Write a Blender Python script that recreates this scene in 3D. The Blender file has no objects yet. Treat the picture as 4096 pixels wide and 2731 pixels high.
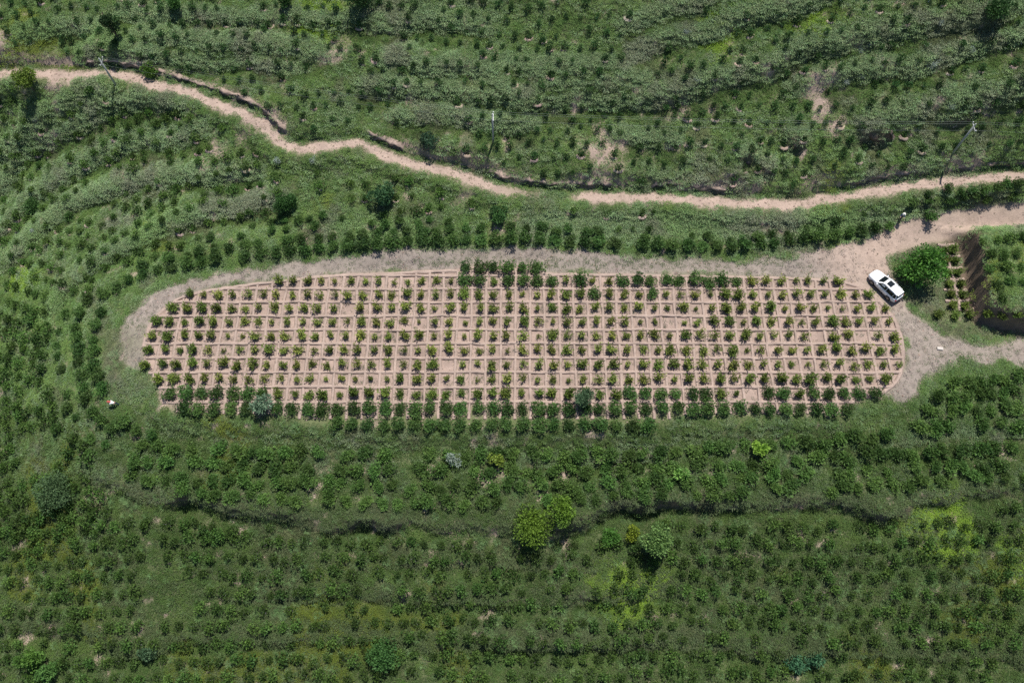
import bpy, bmesh, math, random
import numpy as np
from mathutils import Vector, Matrix

# ------------------------------------------------------------------ camera, sky, sun, exposure
FD, TH, CH = 1830.0, math.radians(24.5), 91.0        # focal length (photo units, 2352 wide), tilt off straight down, height
SC = bpy.context.scene
COL = SC.collection
cam_d = bpy.data.cameras.new('camera')
cam = bpy.data.objects.new('camera', cam_d)
COL.objects.link(cam)
cam.location = (0, 0, CH)
cam.rotation_euler = (TH, 0, 0)
cam_d.sensor_width = 36.0
cam_d.lens = 36.0 * FD / 2352.0
cam_d.clip_end = 3000
SC.camera = cam

SUN_AZ = Vector((0.34, 0.94, 0)).normalized()         # horizontal direction towards the sun
SUN_EL = math.radians(67)
w = bpy.data.worlds.new('World')
SC.world = w
w.use_nodes = True
nt = w.node_tree
sky = nt.nodes.new('ShaderNodeTexSky')
sky.sky_type = 'NISHITA'
sky.sun_disc = False
sky.sun_elevation = SUN_EL
sky.sun_rotation = math.atan2(SUN_AZ.x, SUN_AZ.y)
sky.altitude = 1500
sky.air_density = 1.0
bg = nt.nodes['Background']
bg.inputs['Strength'].default_value = 0.088
nt.links.new(sky.outputs['Color'], bg.inputs['Color'])
sl = bpy.data.lights.new('sun', 'SUN')
sl.energy = 4.6
sl.angle = math.radians(0.53)
sl.color = (1.0, 0.955, 0.89)
so = bpy.data.objects.new('sun', sl)
COL.objects.link(so)
sd = Vector((SUN_AZ.x * math.cos(SUN_EL), SUN_AZ.y * math.cos(SUN_EL), math.sin(SUN_EL)))
so.rotation_euler = sd.to_track_quat('Z', 'Y').to_euler()
SC.view_settings.view_transform = 'Standard'
SC.view_settings.look = 'None'
SC.view_settings.exposure = 0.3
SC.view_settings.gamma = 1.0
SC.view_settings.use_curve_mapping = False
SC.cycles.use_denoising = False
SC.cycles.max_bounces = 4
SC.cycles.diffuse_bounces = 2
SC.cycles.transmission_bounces = 2

rng = np.random.RandomState(7)
random.seed(7)

# ------------------------------------------------------------------ noise and geometry helpers
_LAT = np.random.RandomState(99).rand(256, 256)

def vnoise(x, y, seed=0):
    x = np.asarray(x, float) + seed * 17.37
    y = np.asarray(y, float) + seed * 41.91
    xi = np.floor(x).astype(int); yi = np.floor(y).astype(int)
    fx = x - xi; fy = y - yi
    fx = fx * fx * (3 - 2 * fx); fy = fy * fy * (3 - 2 * fy)
    a = _LAT[xi & 255, yi & 255]; b = _LAT[(xi + 1) & 255, yi & 255]
    c = _LAT[xi & 255, (yi + 1) & 255]; d = _LAT[(xi + 1) & 255, (yi + 1) & 255]
    return (a * (1 - fx) + b * fx) * (1 - fy) + (c * (1 - fx) + d * fx) * fy

def fbm(x, y, scale, seed=0, octv=4):
    s = 0; a = 1.0; t = 0; f = 1.0 / scale
    for k in range(octv):
        s = s + a * vnoise(x * f, y * f, seed + k * 3)
        t += a; a *= 0.5; f *= 2.03
    return s / t

def sstep(a, b, x):
    t = np.clip((x - a) / (b - a), 0, 1)
    return t * t * (3 - 2 * t)

def ray(u, v):
    u = np.asarray(u, float); v = np.asarray(v, float)
    xc = (u - 1176) / FD; yc = -(v - 784) / FD
    d = np.stack([xc, math.sin(TH) + yc * math.cos(TH), -math.cos(TH) + yc * math.sin(TH)], -1)
    return d

def at_z(u, v, z):
    d = ray(u, v)
    t = (CH - np.asarray(z, float)) / -d[..., 2]
    return d[..., 0] * t, d[..., 1] * t

def project(x, y, z):
    r = np.stack([np.asarray(x, float), np.asarray(y, float), np.asarray(z, float) - CH], -1)
    dep = r[..., 1] * math.sin(TH) - r[..., 2] * math.cos(TH)
    up = r[..., 1] * math.cos(TH) + r[..., 2] * math.sin(TH)
    return 1176 + FD * r[..., 0] / dep, 784 - FD * up / dep

def poly_dist(px, py, pl, signed=True):
    """distance of points to polyline pl (n,2); sign + on its left; arc position too"""
    best = np.full(px.shape, 1e9); sg = np.zeros(px.shape); sp = np.zeros(px.shape)
    acc = 0.0
    for i in range(len(pl) - 1):
        ax, ay = pl[i]; bx, by = pl[i + 1]
        dx, dy = bx - ax, by - ay
        L2 = dx * dx + dy * dy + 1e-9
        t = np.clip(((px - ax) * dx + (py - ay) * dy) / L2, 0, 1)
        ex = px - (ax + t * dx); ey = py - (ay + t * dy)
        dd = ex * ex + ey * ey
        m = dd < best
        best[m] = dd[m]
        cr = dx * (py - ay) - dy * (px - ax)
        sg[m] = np.sign(cr[m])
        L = math.sqrt(L2)
        sp[m] = (acc + t * L)[m]
        acc += L
    d = np.sqrt(best)
    return (d * np.where(sg < 0, -1, 1) if signed else d), sp, acc

def inside(px, py, poly):
    r = np.zeros(px.shape, bool)
    n = len(poly)
    for i in range(n):
        x1, y1 = poly[i]; x2, y2 = poly[(i + 1) % n]
        c = ((y1 > py) != (y2 > py)) & (px < (x2 - x1) * (py - y1) / (y2 - y1 + 1e-12) + x1)
        r ^= c
    return r

def smooth_line(p, n=3):
    p = np.asarray(p, float)
    for _ in range(n):
        q = [p[0]]
        for a, b in zip(p[:-1], p[1:]):
            q += [a * .75 + b * .25, a * .25 + b * .75]
        q.append(p[-1]); p = np.array(q)
        if len(p) > 400: break
    return p

# ------------------------------------------------------------------ terrain: smooth base from surveyed heights
CP = [
 (330,800,0),(600,750,0),(1000,700,0),(1400,750,0),(1800,750,0),(2070,800,0),(1200,900,0),(600,900,0),(1900,900,0),(300,720,-.3),
 (1176,600,.1),(700,605,0),(1700,600,.2),(2000,600,.3),(2200,810,-.2),(2352,810,-.3),(2550,800,-.5),(2150,520,1.0),(2352,490,2.0),(2550,465,3),
 (2000,500,1.9),(1700,520,1.5),(1400,510,1.6),(1200,510,1.6),(900,500,1.8),(700,540,.9),(480,560,.6),(420,600,-.1),
 (2352,400,4.6),(2060,430,3.8),(1780,468,2.8),(1500,455,2.6),(1300,448,2.6),(1150,432,2.9),(960,372,4),(780,335,5),(640,320,5),(575,270,5.8),
 (480,232,6.2),(370,195,6.5),(235,165,6.5),(60,158,6),(-150,160,5),
 (0,0,9),(400,0,10.5),(800,0,12),(1176,0,13),(1600,0,14.5),(2000,0,16),(2352,0,17),(1176,200,9),(800,200,7.8),(500,130,8.2),(1600,200,10),
 (2000,200,11),(2352,200,12),(1600,350,6),(2000,350,6.4),(2352,330,7.4),(1200,330,5.8),(1000,280,6.8),(0,100,7),(200,80,8),
 (-150,-150,12),(1176,-200,19),(2500,-200,24),(2600,200,13),(2600,380,6.5),
 (400,300,3.6),(200,300,1.6),(0,300,-1),(-200,330,-4),(600,400,2.6),(300,450,-.3),(100,500,-3.6),(0,600,-6),(-200,600,-9),(200,650,-1.9),
 (100,800,-4.3),(0,800,-6.2),(-250,850,-10.5),(0,1000,-7.6),(150,950,-3.3),(250,950,-1.4),(200,800,-1.9),(420,420,2.2),
 (1176,965,-.2),(1176,1020,-1.5),(600,960,-.3),(600,1030,-1.7),(1800,945,-.2),(1800,1005,-1.4),(300,1000,-1.9),(1176,1180,-2.4),(600,1170,-2.7),
 (1800,1130,-2.2),(2200,890,-.4),(2200,1000,-1.1),(2352,950,-.8),(2352,1090,-1.7),(2600,1000,-1.2),
 (1176,1260,-4.6),(600,1240,-4.8),(1800,1220,-4.4),(2300,1200,-4.0),(1176,1400,-7.0),(300,1300,-6.6),(0,1250,-9.6),(2000,1400,-7),(2352,1400,-6.6),
 (1176,1568,-9.6),(0,1568,-12.2),(2352,1568,-9.2),(1176,1800,-13),(-100,1800,-16),(2500,1800,-12.5),(-250,1250,-13),(2650,1250,-4.5),(2650,1550,-9)]
CP = np.array(CP, float)
cx_, cy_ = at_z(CP[:, 0], CP[:, 1], CP[:, 2])
def _phi(r2):
    return 0.5 * r2 * np.log(r2 + 1e-6)
_n = len(CP)
_A = np.zeros((_n + 3, _n + 3))
_A[:_n, :_n] = _phi((cx_[:, None] - cx_[None]) ** 2 + (cy_[:, None] - cy_[None]) ** 2) + np.eye(_n) * 6.0
_A[:_n, _n] = 1; _A[:_n, _n + 1] = cx_; _A[:_n, _n + 2] = cy_
_A[_n:, :_n] = _A[:_n, _n:].T
_W = np.linalg.solve(_A, np.concatenate([CP[:, 2], [0, 0, 0]]))

def base_z(x, y):
    x = np.clip(np.asarray(x, float), -95, 95); y = np.clip(np.asarray(y, float), -12, 112)
    sh = x.shape; x = x.ravel(); y = y.ravel()
    out = np.zeros(x.shape)
    for s in range(0, len(x), 20000):
        e = slice(s, s + 20000)
        r2 = (x[e, None] - cx_[None]) ** 2 + (y[e, None] - cy_[None]) ** 2
        out[e] = _phi(r2) @ _W[:_n] + _W[_n] + _W[_n + 1] * x[e] + _W[_n + 2] * y[e]
    return out.reshape(sh)

def on_base(pl):
    pl = np.asarray(pl, float)
    z = np.zeros(len(pl))
    for _ in range(25):
        x, y = at_z(pl[:, 0], pl[:, 1], z)
        z = z * .4 + base_z(x, y) * .6
    return np.stack([x, y], 1)

ROAD = [(-160,178),(-60,176),(0,172),(40,166),(89,170),(150,175),(204,172),(242,168),(282,175),(317,183),(349,192),(389,201),(430,212),(470,226),(510,244),(551,256),(578,271),(597,287),(616,307),
 (637,325),(660,337),(695,342),(727,341),(762,334),(802,329),(834,333),(856,344),(883,354),(918,368),(950,379),(990,387),(1031,397),(1071,408),(1110,421),(1145,436),(1190,445),(1245,450),(1299,454),
 (1350,453),(1390,453),(1444,456),(1524,454),(1551,457),(1605,461),(1659,465),(1712,468),(1787,469),(1841,470),(1881,462),(1935,456),(1989,446),(2042,436),(2096,429),(2150,422),(2203,415),(2284,409),(2352,403),(2480,392)]
LOWPATH = [(2500,468),(2352,494),(2280,504),(2200,513),(2120,528),(2060,548),(2000,575)]
PLOT = [(330,800),(335,770),(350,737),(385,702),(420,682),(480,668),(560,657),(620,650),(700,640),(780,633),(860,630),(950,626),(1050,622),(1060,612),(1238,612),(1245,630),(1400,632),(1700,638),(1850,641),
 (1950,651),(2000,672),(2040,715),(2060,745),(2072,790),(2075,830),(2060,880),(2020,908),(1960,925),(1940,952),(1560,955),(1500,980),(760,978),(640,955),(400,948),(366,920),(362,890),(338,850)]
RING = [(262,830),(268,780),(285,740),(310,708),(345,680),(400,650),(480,627),(560,611),(640,600),(720,592),(800,585),(880,578),(960,576),(1100,570),(1250,570),(1400,577),(1500,585),(1600,590),(1700,591),
 (1800,588),(1870,574),(1960,552),(2040,530),(2120,516),(2200,506),(2352,487),(2352,503),(2280,512),(2200,524),(2130,540),(2070,560),(2040,585),(2045,620),(2065,655),(2085,690),(2120,730),(2170,770),(2240,788),(2352,780),
 (2520,775),(2520,838),(2352,838),(2280,836),(2230,831),(2180,842),(2130,872),(2100,912),(2080,932),(2050,924),(2020,908)] + [(2060,880),(2075,830),(2072,790),(2060,745),(2040,715),(2000,672),(1950,651),
 (1850,641),(1700,638),(1400,632),(1245,630),(1050,622),(860,630),(700,640),(560,657),(420,682),(350,737),(330,800),(335,850),(300,860)]
# terrace edges: (points, height of the riser, reach, half width of the riser)
TERR = [
 ([(16,99),(94,77),(134,72),(188,71),(215,78),(236,86),(258,97)],1.1,5,.8),
 ([(285,97),(336,91),(376,93),(416,95),(443,99),(470,107),(491,115),(540,112),(574,110),(628,115),(681,121),(722,126),(762,134),(789,145)],1.1,5,.8),
 ([(150,126),(215,129),(269,132),(336,137),(403,134),(483,140),(524,136),(574,145),(614,150),(655,153),(695,158),(715,175)],1.1,5,.8),
 ([(457,243),(403,243),(322,246),(269,247),(228,258),(188,285),(134,312),(81,338),(48,371),(20,410),(-60,480)],1.3,6,.8),
 ([(228,236),(188,242),(148,259),(94,293),(54,320),(15,355),(-60,420)],1.2,4,.7),
 ([(510,295),(457,300),(403,328),(322,332),(269,346),(215,367),(150,410),(90,450),(40,500),(-40,580)],1.1,5,.8),
 ([(837,146),(870,145),(923,148),(964,156),(990,168),(1031,164),(1071,167),(1111,177),(1151,199),(1192,212)],1.2,5,.8),
 ([(789,207),(829,201),(883,203),(923,209),(977,215),(1057,223),(1111,220),(1148,221),(1189,231),(1224,236),(1261,234),(1310,228),(1390,227),(1444,234),(1500,234),(1551,223),(1605,209),(1659,188),(1712,176),(1760,168),(1801,148),(1855,126),(1908,110),(1962,94),(2016,83),(2096,75),(2177,59),(2230,48),(2284,43),(2380,20)],1.5,6,.9),
 ([(869,274),(923,269),(977,262),(1031,263),(1071,271),(1098,285),(1138,282),(1192,282),(1229,279),(1261,290)],1.2,5,.8),
 ([(1202,212),(1242,201),(1310,197),(1390,195),(1471,197),(1511,203)],1.0,3.5,.7),
 ([(1417,150),(1457,132),(1484,118),(1524,102),(1578,89),(1645,75),(1699,54),(1739,36),(1801,24),(1868,11),(1960,-20)],1.2,5,.8),
 ([(1398,91),(1430,72),(1471,59),(1511,46),(1578,27),(1618,13),(1680,-15)],1.1,5,.8),
 ([(1130,161),(1202,164),(1283,166),(1390,161),(1444,150)],1.0,4,.8),
 ([(1377,314),(1444,322),(1498,330),(1551,325),(1592,318)],1.0,4,.8),
 ([(1801,228),(1855,198),(1908,185),(1962,172),(2016,164),(2083,161),(2123,150),(2177,142),(2230,118),(2284,102),(2352,81),(2450,50)],1.3,5,.8),
 ([(1960,300),(2083,276),(2150,258),(2190,243),(2244,236),(2297,220),(2352,209),(2460,190)],1.2,5,.8),
 ([(250,40),(400,48),(600,50),(800,55),(1000,62),(1150,70)],.9,4,.9),
 ([(632,402),(510,405),(403,410),(322,421),(269,437),(215,450),(161,474),(121,507),(94,531),(72,563),(40,595),(-30,650)],1.2,5,.9),
 ([(700,462),(632,468),(577,472),(537,483),(483,496),(430,509),(389,528),(349,546),(309,568),(269,587),(242,603),(215,619),(175,640),(140,690),(125,760)],1.2,4,.8),
 ([(150,1050),(201,1089),(255,1111),(309,1135),(376,1148),(430,1146),(500,1160),(596,1183),(655,1180),(714,1194),(751,1210),(824,1197),(896,1210),(971,1196),(1000,1220),(1058,1206),(1111,1220),(1206,1215),(1260,1236),(1300,1225),(1360,1178),(1420,1165),(1500,1160),(1659,1160),(1766,1168),(1881,1148),(1948,1152),(2002,1186),(2069,1183),(2130,1147),(2190,1147),(2260,1128),(2400,1118)],2.3,4.5,.45),
 ([(580,1365),(700,1372),(789,1371),(843,1366),(904,1371),(950,1385),(1031,1385),(1098,1385),(1206,1388),(1300,1374),(1400,1376),(1500,1372),(1620,1380)],1.1,4,.4),
 ([(-60,1440),(54,1441),(115,1447),(180,1455),(260,1488),(309,1503),(371,1490),(389,1465),(430,1460),(560,1466),(649,1468),(762,1468),(816,1463),(900,1472),(963,1479),(1084,1479),(1206,1490),(1310,1481),(1444,1484),(1551,1487),(1659,1492),(1900,1502),(2352,1515),(2460,1515)],1.2,4,.4),
 ([(1100,1072),(1148,1070),(1283,1065),(1363,1060),(1484,1055),(1560,1048)],.7,2.5,.25),
 ([(1960,1028),(2029,1022),(2123,1020),(2177,1014),(2311,1006),(2400,1000)],.7,2.5,.25),
 ([(600,1290),(800,1300),(1000,1290),(1200,1300),(1400,1310)],.5,3,.4),
 # short eroded scarps on the slope above the road
 ([(1690,372),(1715,365),(1738,372)],1.6,3,.3),([(1742,402),(1762,395),(1772,404)],1.5,2.5,.3),
 ([(1800,340),(1828,326),(1856,338)],1.9,3,.3),([(1962,320),(1998,310),(2032,318),(2048,325)],2.3,3.5,.3),
 ([(2152,280),(2172,274),(2205,266),(2235,276)],1.8,3,.3),
]
WALL = [(2205,528),(2228,530),(2240,541),(2256,586),(2266,640),(2276,693),(2320,713),(2420,722),(2520,725)]

# grid: fine in view, stretched far outside it
def axis(a, b, st, far):
    core = np.arange(a, b + 1e-6, st)
    o = []; s = st; v = 0
    while v < far:
        s *= 1.35; v += s; o.append(v)
    o = np.array(o)
    return np.concatenate([(a - o)[::-1], core, b + o])
GX = axis(-86, 86, 0.4, 500); GY = axis(-6, 104, 0.4, 500)
XX, YY = np.meshgrid(GX, GY)
ZZ = base_z(XX, YY)
edge_d = np.full(XX.shape, 99.0)      # signed distance to the closest riser (+ uphill)
bare = np.zeros(XX.shape)             # bare cut earth on risers
core = (np.abs(XX) < 90) & (YY > -10) & (YY < 108)

for pts, h, reach, bw in TERR:
    pl = smooth_line(on_base(pts), 2)
    m = (XX > pl[:, 0].min() - reach) & (XX < pl[:, 0].max() + reach) & (YY > pl[:, 1].min() - reach) & (YY < pl[:, 1].max() + reach)
    if not m.any(): continue
    px, py = XX[m], YY[m]
    wob = (fbm(px, py, 3.0, 5) - .5) * (1.6 if bw > .3 else 1.0)
    d, s, L = poly_dist(px, py, pl)
    k = len(pl) // 2
    tx, ty = pl[k + 1] - pl[k - 1]
    nl = np.array([-ty, tx]) / (math.hypot(tx, ty) + 1e-9)
    g = base_z(np.array([pl[k, 0] + nl[0]]), np.array([pl[k, 1] + nl[1]]))[0] - base_z(np.array([pl[k, 0] - nl[0]]), np.array([pl[k, 1] - nl[1]]))[0]
    if g < 0: d = -d
    d = d + wob
    if bw > .5: h *= 1.2; bw = 1.0
    tp = sstep(0, min(5, L * .3), s) * sstep(0, min(5, L * .3), L - s) * ((0.55 + .9 * fbm(px, py, 6, 8)) if bw > .5 or L < 8 else (.35 + .8 * sstep(.36, .66, fbm(s, s * 0, 7, 9, 3))))
    hh = h * tp
    S = sstep(-bw, bw, d) - .5
    ZZ[m] += hh * (S - .5 * np.clip(d / reach, -1, 1))
    old = edge_d[m]
    edge_d[m] = np.where((np.abs(d) < np.abs(old)) & (tp > .15), d, old)
    steep = bw < .5
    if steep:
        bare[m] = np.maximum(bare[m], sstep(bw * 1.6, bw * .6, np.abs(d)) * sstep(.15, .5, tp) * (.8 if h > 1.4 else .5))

# plateau at the right with its cut wall
wl = np.array(WALL, float)
wx, wy = at_z(wl[:, 0], wl[:, 1], np.linspace(1.8, 3.4, len(wl)).clip(max=3.2))
wpl = np.stack([wx, wy], 1)
m = (XX > wx.min() - 4) & (XX < 95) & (YY > wy.min() - 4) & (YY < wy.max() + 6)
px, py = XX[m], YY[m]
d, s, L = poly_dist(px, py, smooth_line(wpl, 2))
top = 3.3 + .03 * (px - wx[1])
lift = sstep(-1.0, 0.1, d + (fbm(px, py, 2, 3) - .5) * .6)
north = sstep(wy[0] + 1.2, wy[0] - 1.5, py)
z0 = ZZ[m]
ZZ[m] = z0 + np.maximum(top - z0, 0) * lift * north
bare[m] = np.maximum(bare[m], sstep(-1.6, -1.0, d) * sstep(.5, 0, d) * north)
wall_shade = np.zeros(XX.shape); wall_shade[m] = sstep(-2.3, -1.4, d) * sstep(.35, 0, d) * north  # wall plus a darkened strip past its foot, painting its shadow wider

# flat: plot, loop path
plot_xy = np.stack(at_z(np.array(PLOT)[:, 0], np.array(PLOT)[:, 1], 0), 1)
ring_xy = on_base(RING)
pd = poly_dist(XX, YY, np.vstack([plot_xy, plot_xy[:1]]), False)[0]
in_plot = inside(XX, YY, plot_xy)
pdist = np.where(in_plot, -pd, pd)              # negative inside the plot
wz = sstep(2.5, .4, pdist)
ZZ = ZZ * (1 - wz)
rd = poly_dist(XX, YY, np.vstack([ring_xy, ring_xy[:1]]), False)[0]
in_ring = inside(XX, YY, ring_xy)
ringd = np.where(in_ring, -rd, rd)
low_xy = on_base(LOWPATH)

# dirt road cut into the slope
road_xy = smooth_line(on_base(ROAD), 2)
rz = base_z(road_xy[:, 0], road_xy[:, 1])
rs = np.concatenate([[0], np.cumsum(np.hypot(*np.diff(road_xy, axis=0).T))])
m = (YY > 20) & (YY < 104) & (np.abs(XX) < 100)
px, py = XX[m], YY[m]
d, s, L = poly_dist(px, py, road_xy)            # left of travel = uphill
zr = np.interp(s, rs, rz)
dw = d + (fbm(px, py, 2.2, 21) - .5) * .9
zn = ZZ[m]
bank = (0.0 + .9 * sstep(.35, .75, fbm(s, s * 0, 7, 31))) * sstep(2.0, 3.0, d) * sstep(9, 2.5, d)
wr = np.where(dw > 0, sstep(2.1, 1.45, dw), sstep(2.6, 1.2, -dw))
ZZ[m] = (zn + np.where(d > 0, bank, 0)) * (1 - wr) + zr * wr
road_d = np.full(XX.shape, 99.0); road_d[m] = dw
cut = np.zeros(XX.shape)
cut[m] = sstep(1.2, 1.5, dw) * sstep(3.1, 2.3, dw) * sstep(.38, .55, fbm(px, py, 4, 41))
ZZ += np.where(core & (pdist > .3), (fbm(XX, YY, 1.6, 51, 3) - .5) * .28 * np.clip(np.abs(ringd) * .4 + .15, 0, 1) * np.where(np.abs(road_d) < 1.4, .25, 1) * np.where(in_ring, .3, 1), 0)

i0x = np.searchsorted(GX, -86); i0y = np.searchsorted(GY, -6)
def grid_at(A, x, y):
    x = np.asarray(x, float); y = np.asarray(y, float)
    fx = np.clip((x + 86) / .4, 0, 429.999); fy = np.clip((y + 6) / .4, 0, 274.999)
    ix = fx.astype(int); iy = fy.astype(int); fx = fx - ix; fy = fy - iy
    ix = ix + i0x; iy = iy + i0y
    return (A[iy, ix] * (1 - fx) + A[iy, ix + 1] * fx) * (1 - fy) + (A[iy + 1, ix] * (1 - fx) + A[iy + 1, ix + 1] * fx) * fy
def gz(x, y):
    return grid_at(ZZ, x, y)
def on_ground(u, v):
    """photo unit position -> the point of the terrain seen there"""
    u = np.atleast_1d(np.asarray(u, float)); v = np.atleast_1d(np.asarray(v, float))
    hit = np.full(u.shape, -14.0); done = np.zeros(u.shape, bool)
    for z in np.arange(22, -14, -.12):
        x, y = at_z(u, v, z)
        n = (gz(x, y) >= z) & ~done
        hit[n] = z; done |= n
    x, y = at_z(u, v, hit)
    return np.stack([x, y, gz(x, y)], -1)

# ------------------------------------------------------------------ materials
def mat(name):
    m = bpy.data.materials.new(name); m.use_nodes = True
    n = m.node_tree.nodes; l = m.node_tree.links
    return m, n, l, n['Principled BSDF']
def plain(name, col, rough=.6, metal=0., spec=.5, noise=0., nscale=8.):
    m, n, l, b = mat(name)
    b.inputs['Roughness'].default_value = rough
    b.inputs['Metallic'].default_value = metal
    b.inputs['Specular IOR Level'].default_value = spec
    if noise:
        t = n.new('ShaderNodeTexNoise'); t.inputs['Scale'].default_value = nscale; t.inputs['Detail'].default_value = 4
        g = n.new('ShaderNodeTexCoord'); l.new(g.outputs['Object'], t.inputs['Vector'])
        mx = n.new('ShaderNodeMix'); mx.data_type = 'RGBA'
        mx.inputs[6].default_value = (*[c * (1 - noise) for c in col], 1); mx.inputs[7].default_value = (*[min(1, c * (1 + noise)) for c in col], 1)
        l.new(t.outputs['Fac'], mx.inputs[0]); l.new(mx.outputs[2], b.inputs['Base Color'])
    else:
        b.inputs['Base Color'].default_value = (*col, 1)
    return m

def leaf_mat(name, tint=None, instanced=False, trans=.25, hue=.035, val=.35):
    """leaf colour from the mesh, shifted a little per plant"""
    m, n, l, b = mat(name)
    a = n.new('ShaderNodeAttribute'); a.attribute_name = 'Col'
    out = a.outputs['Color']
    if instanced:
        t = n.new('ShaderNodeAttribute'); t.attribute_type = 'INSTANCER'; t.attribute_name = 'tint'
        mx = n.new('ShaderNodeMix'); mx.data_type = 'RGBA'; mx.blend_type = 'MULTIPLY'; mx.inputs[0].default_value = 1
        l.new(out, mx.inputs[6]); l.new(t.outputs['Color'], mx.inputs[7]); out = mx.outputs[2]
    else:
        oi = n.new('ShaderNodeObjectInfo')
        hs = n.new('ShaderNodeHueSaturation')
        r1 = n.new('ShaderNodeMapRange'); r1.inputs['To Min'].default_value = .5 - hue * .6; r1.inputs['To Max'].default_value = .5 + hue * .35
        r2 = n.new('ShaderNodeMapRange'); r2.inputs['To Min'].default_value = 1 - val; r2.inputs['To Max'].default_value = 1 + val
        wn = n.new('ShaderNodeTexWhiteNoise'); wn.noise_dimensions = '1D'
        l.new(oi.outputs['Random'], wn.inputs['W'])
        l.new(oi.outputs['Random'], r1.inputs['Value']); l.new(wn.outputs['Value'], r2.inputs['Value'])
        l.new(r1.outputs['Result'], hs.inputs['Hue']); l.new(r2.outputs['Result'], hs.inputs['Value'])
        l.new(out, hs.inputs['Color']); out = hs.outputs['Color']
    l.new(out, b.inputs['Base Color'])
    b.inputs['Roughness'].default_value = .62
    b.inputs['Specular IOR Level'].default_value = .25
    if instanced:
        df = n.new('ShaderNodeBsdfDiffuse'); l.new(out, df.inputs['Color']); l.new(df.outputs[0], n['Material Output'].inputs['Surface'])
        return m
    tr = n.new('ShaderNodeBsdfTranslucent'); l.new(out, tr.inputs['Color'])
    ms = n.new('ShaderNodeMixShader'); ms.inputs[0].default_value = trans
    l.new(b.outputs[0], ms.inputs[1]); l.new(tr.outputs[0], ms.inputs[2])
    l.new(ms.outputs[0], n['Material Output'].inputs['Surface'])
    return m

def soil_mat(name, use_attr=True, col=(.36, .26, .2)):
    m, n, l, b = mat(name)
    g = n.new('ShaderNodeTexCoord')
    def noise(sc, det=6, rough=.65):
        t = n.new('ShaderNodeTexNoise'); t.inputs['Scale'].default_value = sc; t.inputs['Detail'].default_value = det; t.inputs['Roughness'].default_value = rough
        l.new(g.outputs['Object'], t.inputs['Vector']); return t.outputs['Fac']
    def rng_(v, a, c, lo, hi):
        r = n.new('ShaderNodeMapRange'); r.inputs['From Min'].default_value = a; r.inputs['From Max'].default_value = c
        r.inputs['To Min'].default_value = lo; r.inputs['To Max'].default_value = hi; l.new(v, r.inputs['Value']); return r.outputs['Result']
    if use_attr:
        a = n.new('ShaderNodeAttribute'); a.attribute_name = 'Col'; c = a.outputs['Color']
    else:
        rgb = n.new('ShaderNodeRGB'); rgb.outputs[0].default_value = (*col, 1); c = rgb.outputs[0]
    f1 = rng_(noise(.6), .3, .7, .82, 1.18); f2 = rng_(noise(5), .3, .7, .84, 1.16); f3 = rng_(noise(24, 3), .3, .7, .8, 1.2)
    m1 = n.new('ShaderNodeMath'); m1.operation = 'MULTIPLY'; l.new(f1, m1.inputs[0]); l.new(f2, m1.inputs[1])
    m2 = n.new('ShaderNodeMath'); m2.operation = 'MULTIPLY'; l.new(m1.outputs[0], m2.inputs[0]); l.new(f3, m2.inputs[1])
    vm = n.new('ShaderNodeVectorMath'); vm.operation = 'SCALE'; l.new(c, vm.inputs[0]); l.new(m2.outputs[0], vm.inputs['Scale'])
    l.new(vm.outputs[0], b.inputs['Base Color'])
    b.inputs['Roughness'].default_value = .95; b.inputs['Specular IOR Level'].default_value = .1
    bp = n.new('ShaderNodeBump'); bp.inputs['Strength'].default_value = .7; bp.inputs['Distance'].default_value = .09
    l.new(noise(7, 5, .7), bp.inputs['Height']); l.new(bp.outputs[0], b.inputs['Normal'])
    return m

# ------------------------------------------------------------------ object helpers
def tag(o, label=None, cat=None, group=None, kind=None):
    if label: o['label'] = label
    if cat: o['category'] = cat
    if group: o['group'] = group
    if kind: o['kind'] = kind
    return o
def link(name, data, parent=None, loc=(0, 0, 0)):
    o = bpy.data.objects.new(name, data); COL.objects.link(o); o.location = loc
    if parent: o.parent = parent
    return o
def empty(name, loc, rz=0.):
    o = link(name, None, None, loc); o.rotation_euler = (0, 0, rz); o.empty_display_size = .2
    return o
def np_mesh(name, V, F, col=None, material=None, smooth=False):
    """V (n,3), F (m,k) all faces of one size"""
    me = bpy.data.meshes.new(name)
    V = np.asarray(V, np.float32); F = np.asarray(F, np.int32)
    me.vertices.add(len(V)); me.vertices.foreach_set('co', V.ravel())
    k = F.shape[1]
    me.loops.add(F.size); me.loops.foreach_set('vertex_index', F.ravel())
    me.polygons.add(len(F)); me.polygons.foreach_set('loop_start', np.arange(0, F.size, k, dtype=np.int32))
    me.update(calc_edges=True)
    if smooth: me.polygons.foreach_set('use_smooth', np.ones(len(F), bool))
    if col is not None:
        a = me.color_attributes.new('Col', 'FLOAT_COLOR', 'POINT')
        c = np.ones((len(V), 4), np.float32); c[:, :3] = col
        a.data.foreach_set('color', c.ravel())
    if material: me.materials.append(material)
    return me

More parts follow.
